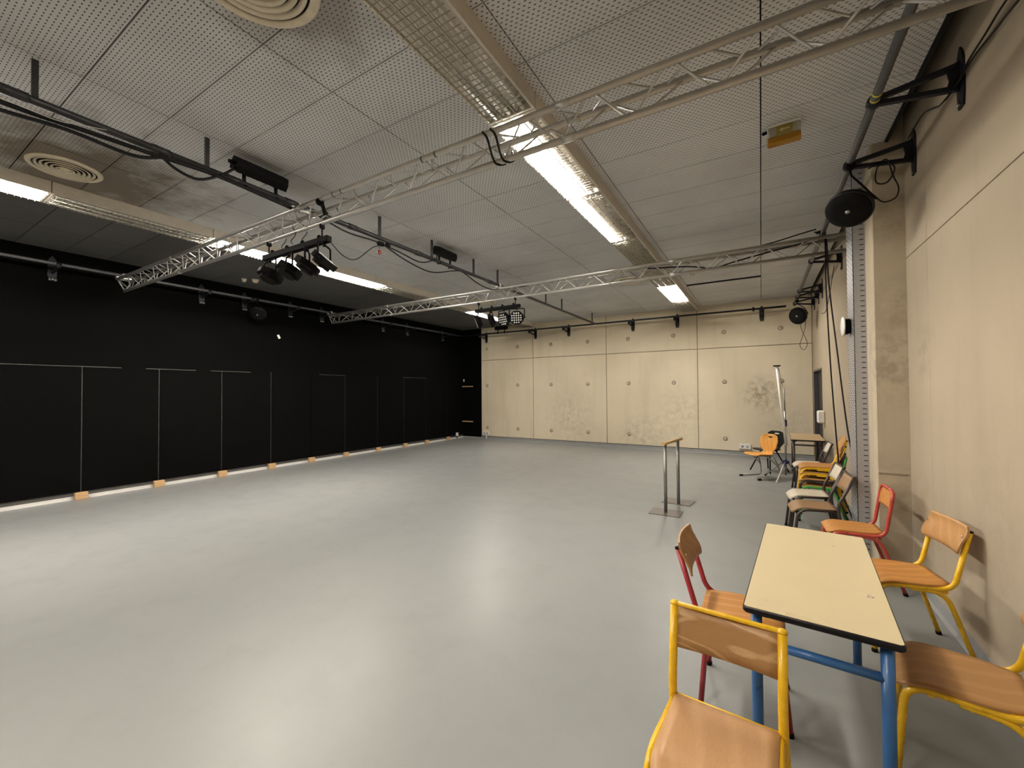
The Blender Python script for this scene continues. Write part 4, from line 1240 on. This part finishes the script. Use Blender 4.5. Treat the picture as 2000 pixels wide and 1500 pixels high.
# ------------------------------------------------------------------ shell chairs
def shell(mat_name, t, slot):
    """one-piece bent shell: seat then rounded back, with a hand slot near the top"""
    def prof(v):
        # v 0..1 : seat front -> seat rear -> back top; gives (y, z)
        pts = [(-0.215, 0.430), (-0.17, 0.448), (0.0, 0.440), (0.13, 0.438), (0.185, 0.470), (0.205, 0.56), (0.225, 0.68), (0.255, 0.81)]
        x = v * (len(pts) - 1)
        i = min(int(x), len(pts) - 2)
        f_ = x - i
        P = [pts[max(i - 1, 0)], pts[i], pts[i + 1], pts[min(i + 2, len(pts) - 1)]]
        out = []
        for k in (0, 1):
            a, b, c, d_ = (p[k] for p in P)
            out.append(0.5 * (2 * b + (c - a) * f_ + (2 * a - 5 * b + 4 * c - d_) * f_ * f_ + (3 * b - a - 3 * c + d_) * f_ ** 3))
        return out
    def width(v):
        ws = [(0, 0.150), (0.06, 0.185), (0.25, 0.20), (0.42, 0.17), (0.52, 0.10), (0.60, 0.115), (0.75, 0.19), (0.86, 0.205), (0.94, 0.185), (1.0, 0.105)]
        for (a, wa), (b, wb_) in zip(ws[:-1], ws[1:]):
            if v <= b:
                k = (v - a) / (b - a); k = k * k * (3 - 2 * k)
                return wa + (wb_ - wa) * k
        return ws[-1][1]
    def fn(u, v):
        q = (u - 0.5) * 2
        y, z = prof(v)
        c = q * q
        if v > 0.5: y -= 0.035 * c * min(1, (v - 0.5) * 4)
        else: z += 0.010 * c
        return (q * width(v), y, z)
    sh = part('shell', MB().sheet(fn, 12, 34, 0.012), mat_name, t)
    y, z = prof(0.93)
    part('hand_slot', MB().prism([(0.06 * math.cos(a) , 0.013 * math.sin(a)) for a in [k * PI / 8 for k in range(16)]], -0.0095, 0.0095, lambda u, v, h: (u, y - 0.0 + h * 1.0 - 0.0 - 0.2 * v * 0, z + v)), 'edge' if slot == 'dark' else 'concrete_back', sh)
    return sh


oc = thing('shell_chair', 'orange ply shell chair with hand slot on steel runners', 'chair', (-0.03, 9.14, 0), math.radians(-47), 'shell chairs')
shell('shell_orange', oc, 'dark')
for s in (-1, 1):
    p = [(s * 0.10, -0.06, 0.425), (s * 0.185, -0.02, 0.415), (s * 0.215, 0.20, 0.22), (s * 0.225, 0.215, 0.016), (s * 0.225, -0.245, 0.016)]
    rn = part('runner', MB().tube(fillet(p, 0.06, 6), 0.0125, 12), 'steel_light', oc)
    part('runner_cap', MB().tube([(s * 0.225, -0.20, 0.016), (s * 0.225, -0.265, 0.016)], 0.0165, 10), 'black', rn)
    p = [(s * 0.09, 0.10, 0.425), (s * 0.18, 0.11, 0.415), (s * 0.215, 0.20, 0.22)]
    part('brace', MB().tube(fillet(p, 0.04, 5), 0.0115, 10), 'steel_light', oc)
part('under_plate', MB().box((0, 0.02, 0.420), (0.22, 0.24, 0.012), None, 0.004), 'steel', oc)

bc = thing('shell_chair', 'black plastic shell chair behind the orange one', 'chair', (0.11, 9.93, 0), math.radians(-42), 'shell chairs')
shell('black_gloss', bc, 'light')
for sx in (-1, 1):
    for sy, yy in ((-1, -0.23), (1, 0.25)):
        part('leg', MB().tube([(sx * 0.10, sy * 0.08, 0.425), (sx * 0.235, yy, 0.0)], 0.0125, 10), 'black', bc)
part('under_plate', MB().box((0, 0.0, 0.422), (0.24, 0.24, 0.014), None, 0.004), 'black', bc)

# ------------------------------------------------------------------ folded projection screen on a tripod
t = thing('screen_tripod', 'folded white projection screen on a tripod beside the far table', 'tripod screen', (0.375, 9.28, 0))
part('pole', MB().tube([(0, 0, 0.06), (0, 0, 1.25)], 0.017, 12), 'steel_light', t)
part('inner_pole', MB().tube([(0, 0, 1.25), (-0.005, 0, 1.68)], 0.011, 10), 'steel', t)
for fx, fy in ((-0.165, -0.55), (-0.33, 0.12), (0.20, 0.45)):
    lg = part('leg', MB().tube([(fx * 0.12, fy * 0.12, 0.30), (fx, fy, 0.012)], 0.0115, 10), 'white' if fy < 0 else 'steel_light', t)
    part('leg_tip', MB().tube([(fx, fy, 0.0), (fx * 0.97, fy * 0.97, 0.03)], 0.015, 8), 'black' if fy > 0 else 'white', lg)
part('hub', MB().lathe([(0, -0.03), (0.035, -0.03), (0.06, -0.01), (0.06, 0.02), (0.03, 0.035), (0, 0.035)], (0, 0, 0.30), 14), 'blue_plastic', t)
part('catch', MB().box((0.0, -0.01, 1.03), (0.06, 0.06, 0.13), None, 0.012), 'blue_plastic', t)
part('screen_case', MB().tube([(0.01, -0.05, 0.62), (-0.115, -0.04, 2.09)], 0.024, 14), 'white', t)
part('case_cap', MB().box((-0.116, -0.04, 2.10), (0.12, 0.07, 0.022), None, 0.006), 'black', t)
part('tie_cord', MB().tube([(-0.085, -0.03, 2.05), (-0.03, 0.0, 1.70)], 0.004, 6), 'cable', t)
